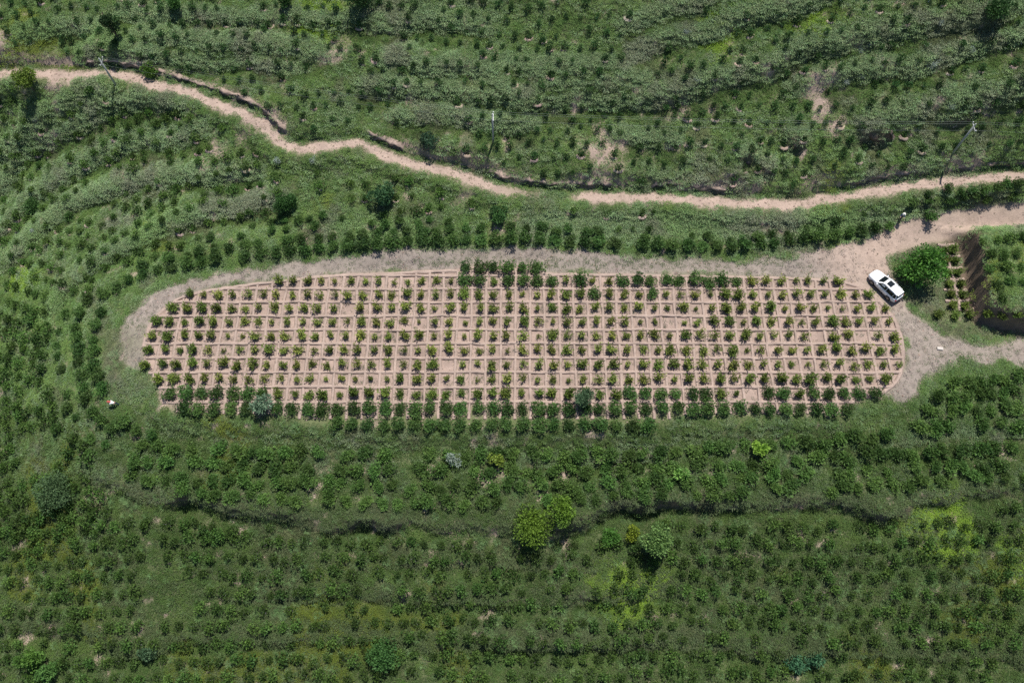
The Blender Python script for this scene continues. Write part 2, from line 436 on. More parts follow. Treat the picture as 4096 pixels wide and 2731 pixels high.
# ------------------------------------------------------------------ ground sheet
def C(*a): return np.array(a)
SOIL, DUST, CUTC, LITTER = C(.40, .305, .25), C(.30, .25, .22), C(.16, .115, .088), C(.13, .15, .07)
wroad = sstep(1.2, .55, np.abs(road_d) + (fbm(XX, YY, 1.0, 63) - .5) * .8) * (1 - .8 * sstep(1120, 1250, project(XX, YY, ZZ)[0]) * sstep(1345, 1290, project(XX, YY, ZZ)[0]))
wring = sstep(.8, -.8, ringd + (fbm(XX, YY, 2.5, 61) - .5) * 2.4)
left_fade = sstep(-41, -46, XX - (YY - 50) * .35) * sstep(45, 41, YY + (fbm(XX, YY, 3, 68) - .5) * 4)
wring = wring * (1 - .5 * left_fade)
wlow = sstep(2.3, 1.2, poly_dist(XX, YY, low_xy, False)[0] + (fbm(XX, YY, 2.5, 62) - .5))
junction = np.array(on_base([(1990, 600)])[0])
wj = sstep(9, 3, np.hypot(XX - junction[0], YY - junction[1]) + (fbm(XX, YY, 3, 64) - .5) * 4) * .8
wplot = sstep(.35, -.1, pdist) * sstep(31.2, 33.4, YY + (fbm(XX, YY, 2, 66) - .5) * 2.5)
patch = sstep(.70, .77, fbm(XX, YY, 5, 71)) * .4 + sstep(.70, .76, fbm(XX, YY, 1.3, 72)) * .9
EXTRA_BARE = [(1885,190,2.6),(1905,175,1.6),(1868,200,1.4),(1390,345,3.0),(1360,350,1.6),(1895,240,1.6),(1915,290,1.8),(1880,265,1.2),(1762,160,1.2),(770,120,2.),(500,355,2.),(470,375,1.6),(700,555,.9),(770,540,.9),(850,520,.9),
 (1145,530,1.0),(500,545,.8),(1115,1100,1.4),(1290,1090,1.0),(1210,1110,.8),(1375,1050,.9),(1480,1045,.9),(1010,1085,.7),(985,1080,.7),(60,1465,1.1),(128,1450,1.),(1150,1080,.8),(228,925,.5),(242,952,.5),(258,974,.5),(282,993,.5),(305,1003,.5),(400,570,.8),(1300,1238,.9),(3,95,1.6),(130,185,2.),(160,180,1.6),(620,265,1.6),(645,290,1.4),(1640,240,.8),(1900,165,1.6),(1700,130,.8)]
for u, v, r in EXTRA_BARE:
    b = on_base([(u, v)])[0]
    patch = np.maximum(patch, sstep(1.25, .55, np.hypot(XX - b[0], (YY - b[1]) * 1.2) / r + (fbm(XX, YY, 1.2, 75) - .5) * 1.6) * .95)
patch = np.clip(patch, 0, 1)
col = LITTER[None, None] * (0.75 + .5 * fbm(XX, YY, 4, 81))[..., None]
def over(c, k, wt):
    return k * (1 - wt[..., None]) + c * wt[..., None]
col = over(SOIL * .95, col, patch)
col = over(CUTC, col, np.clip(np.maximum(bare, wall_shade), 0, 1) * .9)
col = over(DUST, col, wring * .9)
col = over(SOIL * 1.05, col, np.clip(wlow, 0, 1) * .9)
col = over(SOIL * 1.02, col, np.clip(wj, 0, 1) * wring)
col = over(SOIL * .75, col, cut * .9)
col = over(SOIL, col, wroad)
col = over(C(.335, .252, .21) * (.72 + .56 * fbm(XX, YY, 3.5, 67))[..., None], col, wplot)
V = np.stack([XX, YY, ZZ], -1).reshape(-1, 3)
ny, nx = XX.shape
idx = np.arange(ny * nx).reshape(ny, nx)
F = np.stack([idx[:-1, :-1], idx[:-1, 1:], idx[1:, 1:], idx[1:, :-1]], -1).reshape(-1, 4)
M_SOIL = soil_mat('earth')
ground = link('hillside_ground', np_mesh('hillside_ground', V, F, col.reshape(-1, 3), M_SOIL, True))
tag(ground, 'terraced loess hillside with dirt road, loop path and bare planting plot', kind='structure')
# ------------------------------------------------------------------ plant meshes
def unit(v):
    return v / (np.linalg.norm(v, axis=-1, keepdims=True) + 1e-9)

def leaves(P, D, N, L, W, cols):
    """diamond leaves: base P, direction D, normal N, length L, width W -> V, F, colours"""
    D = unit(D); S = unit(np.cross(D, N)); U = unit(np.cross(S, D))
    L = np.asarray(L)[:, None]; W = np.asarray(W)[:, None]
    a = P; b = P + D * L * .5 + S * W * .5 + U * L * .06; c = P + D * L - U * L * .05; d = P + D * L * .5 - S * W * .5 + U * L * .06
    V = np.stack([a, b, c, d], 1).reshape(-1, 3)
    F = np.arange(len(V)).reshape(-1, 4)
    return V, F, np.repeat(cols, 4, 0)

def tubes(paths, sides=5):
    """list of (points, radii) -> V, F quads"""
    Vs, Fs, o = [], [], 0
    for pts, rad in paths:
        pts = np.asarray(pts, float); n = len(pts)
        for i in range(n):
            t = pts[min(i + 1, n - 1)] - pts[max(i - 1, 0)]
            t = t / (np.linalg.norm(t) + 1e-9)
            a = np.cross(t, [0.3, 1, 0.2]); a /= np.linalg.norm(a) + 1e-9
            b = np.cross(t, a)
            for k in range(sides):
                an = 2 * math.pi * k / sides
                Vs.append(pts[i] + (a * math.cos(an) + b * math.sin(an)) * rad[i])
        for i in range(n - 1):
            for k in range(sides):
                k2 = (k + 1) % sides
                Fs.append((o + i * sides + k, o + i * sides + k2, o + (i + 1) * sides + k2, o + (i + 1) * sides + k))
        o += n * sides
    return np.array(Vs), np.array(Fs)

def rdir(n, up=0.):
    v = rng.normal(size=(n, 3)); v[:, 2] += up
    return unit(v)

def vary(c, n, s=.25):
    c = np.array(c)
    return c[None] * (1 + rng.uniform(-s, s, (n, 1))) * (1 + rng.uniform(-.08, .08, (n, 3)))

M_BARK = plain('bark', (.10, .075, .055), .9, noise=.3, nscale=20)
M_SAPL = leaf_mat('sapling_leaf', hue=.03, val=.3)
M_DARK = leaf_mat('shrub_leaf', hue=.025, val=.35)
M_TREE = leaf_mat('tree_leaf', hue=.01, val=.08)
M_TUFT = leaf_mat('weed_leaf', instanced=True, trans=.2)

def sapling_mesh(seed, h=1.45, r=.62, n=230, base=(.125, .18, .042), tip=(.27, .315, .06), dens=1.):
    """loose young tree: upright stems, leaves held along them, open between"""
    global rng
    rng = np.random.RandomState(seed)
    stems = []; P = []; D = []; Hh = []
    ns = rng.randint(7, 11)
    for k in range(ns):
        an = 2 * math.pi * k / ns + rng.uniform(-.4, .4)
        sp = r * rng.uniform(.25, 1.) * (1 if k else .1)
        hh = h * rng.uniform(.6, 1.) * (1 - .3 * (sp / r) ** 2)
        p0 = np.array([0, 0, .03]); p3 = np.array([math.cos(an) * sp, math.sin(an) * sp, hh])
        p1 = np.array([math.cos(an) * sp * .35, math.sin(an) * sp * .35, hh * .28])
        ts = np.linspace(0, 1, 5)[:, None]
        pts = (1 - ts) ** 2 * p0 + 2 * ts * (1 - ts) * p1 + ts ** 2 * p3
        stems.append((pts, np.linspace(.028, .008, 5)))
        m = int(n / ns * rng.uniform(.7, 1.3) * dens)
        t = rng.uniform(.22, 1.02, m)[:, None]
        q = (1 - t) ** 2 * p0 + 2 * t * (1 - t) * p1 + t ** 2 * p3
        off = rdir(m); off[:, 2] *= .6
        q = q + off * rng.uniform(.02, .2, (m, 1)) * (r / .62)
        P.append(q); D.append(unit(off + np.array([math.cos(an) * .5, math.sin(an) * .5, .55]))); Hh.append(q[:, 2])
    P = np.concatenate(P); D = np.concatenate(D); P[:, 2] = np.maximum(P[:, 2], .08)
    m = len(P)
    f = np.clip(P[:, 2] / h, 0, 1)[:, None] ** 1.5
    cols = vary(base, m, .3) * (1 - f) + vary(tip, m, .25) * f
    V, F, c = leaves(P, D, rdir(m, 1.2), rng.uniform(.2, .36, m), rng.uniform(.11, .18, m), cols)
    crown = np_mesh('crown', V, F, c, M_SAPL)
    tv, tf = tubes(stems, 4)
    trunk = np_mesh('trunk', tv, tf, None, M_BARK)
    return trunk, crown

def blob_tree(seed, h, r, n, lobes, colA, colB, material, trunk_h=.35, leaf=(.13, .24), lean=(0, 0), flat=1., trunk_r=.05, wide=.55):
    """round bushy crown of many uneven lobes, leaves on and in each lobe, gaps between"""
    global rng
    rng = np.random.RandomState(seed)
    cen = []; rad = []
    ch = h - trunk_h
    for k in range(lobes):
        d = rdir(1)[0]; q = rng.uniform(.25, .82)
        c = np.array([d[0] * r * q, d[1] * r * q, trunk_h + ch * (.48 + d[2] * q * .5 * flat)])
        cen.append(c); rad.append(r * rng.uniform(.25, .48))
    cen = np.array(cen); rad = np.array(rad)
    wgt = rad ** 2 / (rad ** 2).sum()
    which = rng.choice(lobes, n, p=wgt)
    d = rdir(n, .35)
    rr = rng.uniform(.45, 1.08, (n, 1)) ** .6
    P = cen[which] + d * rad[which][:, None] * rr * np.array([1, 1, .85])
    P[:, 2] = np.maximum(P[:, 2], .06)
    tone = rng.uniform(0, 1, lobes)[which][:, None] * .6 + rng.uniform(0, .4, (n, 1))
    cols = (np.array(colA)[None] * (1 - tone) + np.array(colB)[None] * tone) * (1 + rng.uniform(-.18, .18, (n, 1)))
    L = rng.uniform(leaf[0], leaf[1], n)
    V, F, c = leaves(P, unit(d + rdir(n) * .7), unit(d + rdir(n) * .6), L, L * rng.uniform(wide * .8, wide * 1.2, n), cols)
    crown = np_mesh('crown', V, F, c, material)
    paths = []
    tip = np.array([0, 0, trunk_h + ch * .35])
    paths.append((np.array([[0, 0, -.1], [0, 0, trunk_h * .6], tip]), [trunk_r * 1.25, trunk_r, trunk_r * .6]))
    for k in range(min(lobes, 7)):
        paths.append((np.array([[0, 0, trunk_h * .5], (cen[k] + np.array([0, 0, trunk_h * .5])) * .5, cen[k]]), [trunk_r * .6, trunk_r * .4, trunk_r * .15]))
    tv, tf = tubes(paths, 5)
    return np_mesh('trunk', tv, tf, None, M_BARK), crown

def plant(name, meshes, loc, s=1., rz=0., tilt=(0, 0), label=None, cat='tree', group=None, parts=True):
    if parts:
        t = empty(name, loc, rz)
        t.scale = (s * random.uniform(.9, 1.1), s * random.uniform(.9, 1.1), s * random.uniform(.6, .82) if 'shrub' in name else s * random.uniform(.85, 1.12))
        if name.endswith('sapling'): t.rotation_euler = (random.gauss(0, .09), random.gauss(0, .09), rz)
        link('trunk', meshes[0], t); link('crown', meshes[1], t)
    else:
        t = link(name, meshes, None, loc); t.rotation_euler = (tilt[0], tilt[1], rz); t.scale = (s, s, s)
    return tag(t, label, cat, group)

def join_meshes(name, trunk, crown):
    me = bpy.data.meshes.new(name)
    bm = bmesh.new(); bm.from_mesh(crown)
    nf = len(bm.faces)
    bm.from_mesh(trunk)
    bm.faces.ensure_lookup_table()
    for f in bm.faces[nf:]: f.material_index = 1
    bm.to_mesh(me); bm.free()
    me.materials.append(crown.materials[0]); me.materials.append(M_BARK)
    return me

def ordn(n):
    return f"{n}{'th' if 10 <= n % 100 <= 20 else {1: 'st', 2: 'nd', 3: 'rd'}.get(n % 10, 'th')}"

# ------------------------------------------------------------------ the planting plot: ridges and saplings
RY0, RDY, CX0, CDX = 48.9, 1.943, -18.12, 1.854          # first ridge line, row pitch, one column ridge, column pitch
M_RIDGE = soil_mat('ridge_earth', False, (.375, .288, .242))
plot_root = tag(empty('planting_plot', (0, 40, 0)), kind='structure')
def clip_runs(pts, poly, shrink=0.):
    m = inside(pts[:, 0], pts[:, 1], poly)
    runs = []; cur = []
    for p, k in zip(pts, m):
        if k: cur.append(p)
        elif cur:
            if len(cur) > 4: runs.append(np.array(cur))
            cur = []
    if len(cur) > 4: runs.append(np.array(cur))
    return runs
def ridge(pts, name, w=.27, h=.2, seed=0, base=0.):
    """rounded earth bank along pts with uneven sides"""
    n = len(pts)
    t = np.gradient(pts, axis=0); t = unit(np.column_stack([t, np.zeros(n)]))[:, :2]
    nrm = np.stack([-t[:, 1], t[:, 0]], 1)
    s = np.arange(n) * .22 + seed * 7.1
    prof = [(-1.05, -.03), (-.85, .55), (-.6, .95), (.6, .95), (.85, .55), (1.05, -.03)]
    rows = []
    for k, (a, b) in enumerate(prof):
        jit = (vnoise(s * 1.4, s * 0 + k * 5.3, seed) - .5) * .16 + (vnoise(s * .5, s * 0 + 1.3, seed + 9) - .5) * .12
        hj = 1 + (vnoise(s * .9, s * 0 + k * 3.7, seed + 3) - .5) * .5
        xy = pts + nrm * (a * w + jit)[:, None]
        rows.append(np.column_stack([xy, (gz(xy[:, 0], xy[:, 1]) if base is None else base) + b * h * hj]))
    V = np.stack(rows, 1).reshape(-1, 3)
    V[:, 1] -= 40
    k = len(prof)
    i = np.arange(n - 1)[:, None] * k + np.arange(k - 1)[None]
    F = np.stack([i, i + k, i + k + 1, i + 1], -1).reshape(-1, 4)
    return link(name, np_mesh(name, V, F, None, M_RIDGE, True), plot_root)
row_lines = [RY0 - RDY * k for k in range(-1, 9)]
for k, y in enumerate(row_lines):
    pts = np.arange(-54, 58, .22)
    wob = (fbm(pts, pts * 0 + k * 9, 7, 3) - .5) * .25
    for r_ in clip_runs(np.column_stack([pts, y + wob]), plot_xy):
        ridge(r_, 'row_ridge', .215, .2, k + 1)
for j in range(-22, 42):
    x = CX0 + CDX * j
    pts = np.arange(31.2, 52, .22)
    wob = (fbm(pts, pts * 0 + j * 5, 6, 4) - .5) * .22
    for r_ in clip_runs(np.column_stack([x + wob, pts]), plot_xy):
        ridge(r_, 'column_ridge', .19, .17, j + 40)
rim = smooth_line(plot_xy[list(range(0, 13))], 2)
rim = np.array([[np.interp(q, np.arange(len(rim)), rim[:, c]) for c in (0, 1)] for q in np.linspace(0, len(rim) - 1, 200)])
ridge(rim, 'rim_ridge', .24, .17, 90)
rim = smooth_line(plot_xy[[18, 19, 20, 21, 22, 23, 24, 25, 26]], 2)
rim = np.array([[np.interp(q, np.arange(len(rim)), rim[:, c]) for c in (0, 1)] for q in np.linspace(0, len(rim) - 1, 90)])
ridge(rim, 'rim_ridge', .24, .17, 91)
rim = plot_xy[15:19]
rim = np.array([[np.interp(q, np.arange(len(rim)), rim[:, c]) for c in (0, 1)] for q in np.linspace(0, len(rim) - 1, 180)])
ridge(rim, 'rim_ridge', .24, .17, 92)

SAP = [sapling_mesh(100 + k, 1.35 + .12 * (k % 4), .64 + .06 * (k % 3), 110 + 24 * k) for k in range(7)]
SAPB = [sapling_mesh(120 + k, 1.5, .76, 330, (.085, .15, .03), (.17, .235, .04)) for k in range(4)]
DSH = [blob_tree(140 + k, 1.8 + .1 * k, .95, 620, 15, (.032, .082, .02), (.08, .16, .034), M_DARK, .15, (.17, .32)) for k in range(5)]
n_sap = 0
for k in range(-1, 11):
    y = RY0 - RDY * (k + .5) + RDY
    yr = y - RDY * .02
    cols_ = []
    for j in range(-22, 42):
        x = CX0 + CDX * (j + .5)
        u, v = project(x, yr, 0.)
        if not inside(np.array([x]), np.array([yr]), plot_xy)[0]: continue
        cols_.append((x, u))
    for q, (x, u) in enumerate(cols_):
        random.seed(k * 1000 + q)
        dark = (k == -1) or (k == 0 and 1060 < u < 1700 and random.random() < .9) or (k == 1 and 1340 < u < 1600 and random.random() < .6) or (k >= 9) \
            or (k == 8 and u > 1380 and random.random() < .85) or (k >= 8 and u < 640 and random.random() < .8)
        green = (not dark) and (u < 470 or k == 8 or (k == 7 and u > 1700) or random.random() < .12)
        px = x + random.uniform(-.16, .16); py = yr + random.uniform(-.14, .14)
        if random.random() < .02: continue
        nm = ordn(q + 1)
        rowt = ordn(k + 1) if k >= 0 else 'short top'
        if dark:
            plant('dark_shrub', random.choice(DSH), (px, py, 0), random.uniform(.82, 1.05), random.uniform(0, 6.28), label=f'dense dark green shrub, {nm} from left in {rowt} row of ridged plot', cat='shrub', group='dark shrubs edging the ridged plot')
        else:
            n_sap += 1
            big = random.random()
            plant('leafy_sapling' if green else 'sapling', random.choice(SAPB if green else SAP), (px, py, 0), random.uniform(.78, 1.06) if big > .2 else random.uniform(.5, .78), random.uniform(0, 6.28),
                  label=f'{"leafy green" if green else "yellow-green"} sapling, {nm} from left in {rowt} row of ridged plot', cat='sapling', group='saplings planted in the ridged plot')

# ------------------------------------------------------------------ rows of shrubs round the plot
def along(pts_uv, step, jit=.12, phase=0.):
    g = on_ground([p[0] for p in pts_uv], [p[1] for p in pts_uv])[:, :2]
    g = smooth_line(g, 2)
    s = np.concatenate([[0], np.cumsum(np.hypot(*np.diff(g, axis=0).T))])
    q = np.arange(phase, s[-1], step) + rng.uniform(-jit, jit, len(np.arange(phase, s[-1], step)))
    return np.stack([np.interp(q, s, g[:, 0]), np.interp(q, s, g[:, 1])], 1)
EDGE_ROW = [(a_, b_ - 7) for a_, b_ in [(240,690),(282,663),(322,646),(376,628),(430,617),(483,609),(537,603),(601,593),(655,588),(708,583),(762,578),(816,575),(896,570),(977,565),(1057,562),(1138,561),(1229,562),(1310,565),(1390,570),(1471,573),(1551,576),(1632,576),(1712,573),(1774,570),(1828,562),(1881,556),(1935,548),(1989,538),(2042,530),(2096,520),(2150,509)]]
used = []
def row_of(name, pts_uv, step, meshes, label, group, smin, smax, phase=0., skip=.04, off=0., jit=.15):
    n = 0
    for p in along(pts_uv, step, .12, phase):
        if random.random() < skip: continue
        x = p[0] + random.uniform(-jit, jit); y = p[1] + off + random.uniform(-jit, jit)
        n += 1
        used.append((x, y))
        plant(name, random.choice(meshes), (x, y, float(gz(x, y)) - .04), random.uniform(smin, smax), random.uniform(0, 6.28), label=label.format(ordn(n)), cat='shrub', group=group)
random.seed(5)
row_of('round_shrub', EDGE_ROW, 1.93, DSH, 'round dark green shrub along outer edge of loop path, {} from left end', 'shrubs along the outer edge of the loop path', .82, 1.08)
row_of('round_shrub', [(p[0], p[1] - 25) for p in EDGE_ROW[2:19]], 1.95, DSH, 'dark green shrub in second row outside loop path, {} from left', 'second shrub row outside the loop path', .6, .92, .6, .12, 0, .3)
row_of('round_shrub', [(p[0], p[1] - 48) for p in EDGE_ROW[5:15]], 1.95, DSH, 'dark green shrub in third row outside loop path, {} from left', 'third shrub row outside the loop path', .55, .85, .2, .15, 0, .35)
row_of('round_shrub', [(p[0], p[1] - 70) for p in EDGE_ROW[6:13]], 1.95, DSH, 'small green shrub in fourth row outside loop path, {} from left', 'fourth shrub row outside the loop path', .5, .75, .8, .2, 0, .4)
row_of('round_shrub', [(p[0], p[1] - 22) for p in EDGE_ROW[19:27]], 2.1, DSH, 'dark shrub behind edge row near footpath fork, {} from left', 'shrubs behind the edge row', .5, .85, .8, .25, 0, .5)
row_of('round_shrub', [(2120,448),(2180,440),(2250,440),(2352,425)], 1.5, DSH, 'dark green shrub on strip between dirt road and lower path, {} from left', 'shrubs between the two tracks', .6, .9, .3, .1, 0, .3)
row_of('round_shrub', [(2090,470),(2180,462),(2260,460),(2352,445)], 1.6, DSH, 'dark shrub above lower path at right edge, {} from left', 'shrubs between the two tracks', .55, .85, .3, .1, 0, .3)
row_of('round_shrub', [(205,690),(190,715),(180,745),(180,790),(182,830),(188,865),(196,900),(215,940),(240,975),(275,1000)], 1.85, DSH, 'dark green shrub in outer row rounding left end of plot, {} from top', 'shrubs rounding the left end of the plot', .75, 1.05, 0, .03, 0, .25)
row_of('round_shrub', [(245,715),(228,740),(220,775),(220,815),(226,850),(236,890),(255,935),(280,968),(320,993),(360,1005)], 1.85, DSH, 'dark green shrub in inner row rounding left end of plot, {} from top', 'shrubs rounding the left end of the plot', .75, 1.08, .5, .05, 0, .25)
row_of('round_shrub', [(165,700),(145,745),(138,800),(140,850),(150,905),(168,950),(200,995),(240,1030)], 1.9, DSH, 'green shrub in third row out from left end of plot, {} from top', 'shrubs rounding the left end of the plot', .55, .9, 0, .12, 0, .4)

# ------------------------------------------------------------------ shrubs on the terrace under the plot
TSH = [blob_tree(160 + k, 1.6 + .08 * k, .98, 560, 14, (.04, .098, .022), (.11, .205, .042), M_DARK, .2, (.18, .34)) for k in range(5)]
tier = 0
for r_, (pts, x_off) in enumerate([([(330,1030),(600,1042),(900,1050),(1200,1052),(1500,1045),(1700,1030),(2000,1012),(2120,985),(2352,975)], 0.),
                                  ([(300,1062),(600,1076),(900,1085),(1200,1088),(1500,1080),(1800,1062),(2100,1045),(2352,1030)], .5),
                                  ([(260,1092),(400,1105),(600,1112),(900,1120),(1200,1120),(1500,1112),(1800,1095),(2100,1080),(2352,1062)], .9),
                                  ([(420,1128),(600,1145),(900,1155),(1200,1160),(1300,1150),(1800,1128),(2100,1112),(2352,1092)], .3)]):
    row_of('terrace_shrub', pts, 1.95, TSH, 'bushy green shrub on terrace below plot, row ' + ['one', 'two', 'three', 'four'][r_] + ', {} from left', 'shrubs on the terrace below the plot',   .8 if r_ < 2 else .7, 1.1 if r_ < 2 else 1.05, x_off, .1, 0, .35)
for r_, pts in enumerate([[(2190,890),(2260,878),(2352,868)], [(2150,918),(2250,908),(2352,900)], [(2120,948),(2250,940),(2352,935)]]):
    row_of('terrace_shrub', pts, 1.6, TSH, 'dark shrub right of plot below wide track, row ' + ['one', 'two', 'three'][r_] + ', {} from left', 'shrubs below the wide track', .8, 1.1, .2 * r_, .08, 0, .35)
for r_, pts in enumerate([[(2250,560),(2352,548)], [(2262,590),(2352,582)], [(2268,622),(2352,616)], [(2276,655),(2352,650)], [(2284,688),(2352,682)]]):
    row_of('terrace_shrub', pts, 1.7, TSH, 'green shrub on raised block beyond lone tree, row ' + ['one', 'two', 'three', 'four', 'five'][r_] + ', {} from left', 'shrubs on the raised block', .6, .85, .2 * r_, .08, 0, .3)

# saplings and cross ridges on the sunken strip left of the cut wall
n = 0
for r_, v in enumerate([578, 603, 630, 655, 680, 705, 728]):
    for q, u in enumerate([2166 + r_ * 3.5, 2186 + r_ * 5] if r_ < 6 else [2150, 2190, 2222, 2258, 2295, 2330]):
        g = on_ground([u], [v])[0]
        n += 1
        plant('sapling', SAPB[n % 4], (g[0], g[1], g[2] - .03), .85, n * 1.3, label=f'sapling on sunken strip beside cut wall, {ordn(r_ + 1)} row down, {ordn(q + 1)} across', cat='sapling', group='saplings on the sunken strip')
    if r_ < 6:
        g = on_ground(np.linspace(2152 + r_ * 3.5, 2198 + r_ * 5, 14), np.full(14, v - 13.))
        ridge(g[:, :2], 'row_ridge', .22, .2, 200 + r_, None)
g = on_ground(np.linspace(2170, 2205, 40), np.linspace(560, 715, 40))
ridge(g[:, :2], 'column_ridge', .22, .2, 220, None)

# ------------------------------------------------------------------ single trees and big bushes
def lone(name, uv, mesh, s, label, cat='tree', rz=None):
    g = on_ground([uv[0]], [uv[1]])[0]
    used.append((g[0], g[1]))
    return plant(name, mesh, (g[0], g[1], g[2] - .05), s, random.uniform(0, 6.28) if rz is None else rz, label=label, cat=cat)
lone('lone_tree', (2093, 640), blob_tree(301, 5.2, 2.75, 5200, 34, (0.046, 0.132, 0.031), (0.132, 0.310, 0.046), M_TREE, .9, (0.22, 0.41), trunk_r=.14), 1., 'large round bright green tree beside the white car')
lone('lone_tree', (82, 212), blob_tree(302, 4.6, 1.7, 2200, 18, (0.093, 0.171, 0.031), (0.217, 0.310, 0.046), M_TREE, 1.3, (0.19, 0.35), trunk_r=.1), .95, 'yellow-green tree with short trunk beside dirt road, left edge')
lone('slim_tree', (272, 88), blob_tree(303, 5.4, 1.0, 2000, 16, (0.019, 0.046, 0.019), (0.046, 0.101, 0.031), M_TREE, .5, (0.19, 0.32), trunk_r=.1), .95, 'tall slim dark evergreen tree on upper slope')
lone('leafy_bush', (882, 462), blob_tree(304, 2.9, 1.55, 1700, 15, (0.039, 0.109, 0.046), (0.109, 0.232, 0.093), M_TREE, .3, (0.22, 0.41)), 1., 'broad-leaved bush with open crown on weedy slope above plot', 'bush')
lone('leafy_bush', (660, 482), blob_tree(305, 2.7, 1.5, 2600, 22, (0.031, 0.085, 0.025), (0.070, 0.171, 0.039), M_TREE, .2, (0.16, 0.27)), 1., 'dense rounded green bush upslope of shrub rows above plot', 'bush')
lone('leafy_bush', (1148, 502), blob_tree(306, 2.1, 1.2, 1300, 12, (0.031, 0.085, 0.025), (0.078, 0.186, 0.046), M_TREE, .2, (0.19, 0.32)), 1., 'small round broad-leaved bush above middle of loop path', 'bush')
lone('grey_tree', (143, 1140), blob_tree(307, 3.8, 2.75, 5200, 40, (.06, .115, .045), (.13, .21, .085), M_TREE, .5, (0.16, 0.30), trunk_r=.12), 1., 'large round grey-green tree on lower left slope')
lone('feathery_tree', (612, 942), blob_tree(308, 3.3, 1.45, 800, 12, (0.109, 0.186, 0.109), (0.310, 0.449, 0.295), M_TREE, .8, (0.38, 0.68), wide=.22), 1., 'feathery pale-leaved tree on lower edge of plot')
lone('grey_bush', (1337, 925), blob_tree(309, 2.9, 1.35, 2600, 22, (0.062, 0.124, 0.062), (0.139, 0.240, 0.116), M_TREE, .3, (0.14, 0.24)), 1., 'grey-green rounded bush standing over bottom rows of plot', 'bush')
lone('spreading_bush', (1225, 1215), blob_tree(310, 2.6, 2.4, 3600, 30, (0.078, 0.155, 0.022), (0.171, 0.295, 0.034), M_TREE, .3, (0.19, 0.32)), 1., 'wide bright green bush hanging over main scarp, larger left half', 'bush')
lone('spreading_bush', (1292, 1175), blob_tree(311, 2.5, 1.9, 2400, 22, (0.078, 0.155, 0.022), (0.171, 0.295, 0.034), M_TREE, .3, (0.19, 0.32)), 1., 'bright green bush on scarp top joining wide bush', 'bush')
lone('pale_tree', (1500, 1250), blob_tree(312, 4.0, 1.9, 2600, 20, (0.109, 0.202, 0.054), (0.248, 0.403, 0.124), M_TREE, 1., (0.20, 0.38), trunk_r=.1), 1., 'pale green tree with long dark shadow below main scarp')
lone('lime_bush', (1741, 1030), blob_tree(313, 1.8, .9, 420, 9, (0.155, 0.310, 0.046), (0.310, 0.512, 0.078), M_TREE, .3, (0.34, 0.57)), 1., 'lime green large-leaved plant on bank below plot', 'bush')
lone('lime_bush', (1561, 1098), blob_tree(314, 1.9, .85, 380, 9, (0.124, 0.279, 0.062), (0.232, 0.434, 0.093), M_TREE, .3, (0.34, 0.57), wide=.3), 1., 'light green feathery plant among terrace shrubs', 'bush')
lone('silver_bush', (1042, 1060), blob_tree(315, 1.7, .85, 500, 9, (0.232, 0.295, 0.232), (0.403, 0.480, 0.403), M_TREE, .2, (0.19, 0.35), wide=.25), 1., 'silvery grey bush among terrace shrubs', 'bush')
lone('lime_bush', (1140, 1060), blob_tree(316, 1.7, .9, 500, 9, (0.109, 0.202, 0.031), (0.310, 0.388, 0.062), M_TREE, .2, (0.22, 0.38)), 1., 'yellow-flecked green bush among terrace shrubs', 'bush')
lone('leafy_bush', (885, 1500), blob_tree(317, 2.0, 2.1, 2600, 24, (0.046, 0.124, 0.031), (0.109, 0.232, 0.062), M_TREE, .2, (0.19, 0.32)), 1., 'wide low green bush near bottom edge of slope', 'bush')
lone('leafy_bush', (88, 1512), blob_tree(318, 2.5, 1.5, 2200, 18, (0.078, 0.171, 0.031), (0.155, 0.295, 0.054), M_TREE, .3, (0.19, 0.32)), 1., 'light green bush near lower left corner, upper of two', 'bush')
lone('leafy_bush', (122, 1540), blob_tree(319, 2.3, 1.35, 1900, 16, (0.062, 0.155, 0.039), (0.132, 0.264, 0.062), M_TREE, .3, (0.19, 0.32)), 1., 'green bush near lower left corner, lower of two', 'bush')
lone('grey_bush', (348, 1502), blob_tree(320, 2.2, 1.1, 1500, 14, (0.062, 0.132, 0.062), (0.132, 0.232, 0.109), M_TREE, .3, (0.14, 0.27)), 1., 'grey-green bush at foot of low scarp, lower left', 'bush')
lone('feathery_bush', (1822, 1522), blob_tree(321, 2.0, 1.2, 620, 10, (0.046, 0.139, 0.070), (0.109, 0.248, 0.124), M_TREE, .3, (0.35, 0.62), wide=.25), 1., 'feathery blue-green bush near bottom edge, larger of two', 'bush')
lone('feathery_bush', (1868, 1512), blob_tree(322, 1.7, .95, 420, 8, (0.046, 0.139, 0.070), (0.109, 0.248, 0.124), M_TREE, .3, (0.35, 0.62), wide=.25), 1., 'feathery blue-green bush near bottom edge, smaller of two', 'bush')
lone('dark_tree', (838, 12), blob_tree(323, 3.4, 2.4, 2800, 22, (0.019, 0.054, 0.016), (0.046, 0.109, 0.028), M_TREE, .3, (0.19, 0.32)), 1., 'very dark dense tree cut by top edge of view')
lone('dark_tree', (2278, 42), blob_tree(324, 2.6, 1.6, 1900, 16, (0.023, 0.070, 0.022), (0.062, 0.139, 0.037), M_TREE, .3, (0.19, 0.32)), 1., 'dark round bush on crest near top right corner', 'bush')
lone('leafy_bush', (401, 22), blob_tree(325, 1.9, 1.15, 1200, 12, (0.031, 0.093, 0.023), (0.078, 0.186, 0.039), M_TREE, .2, (0.19, 0.32)), 1., 'green bush on upper slope near top edge', 'bush')
lone('leafy_bush', (663, 15), blob_tree(326, 2.2, 1.0, 1100, 12, (0.023, 0.070, 0.019), (0.062, 0.155, 0.031), M_TREE, .2, (0.19, 0.32)), 1., 'upright dark green bush touching top edge', 'bush')
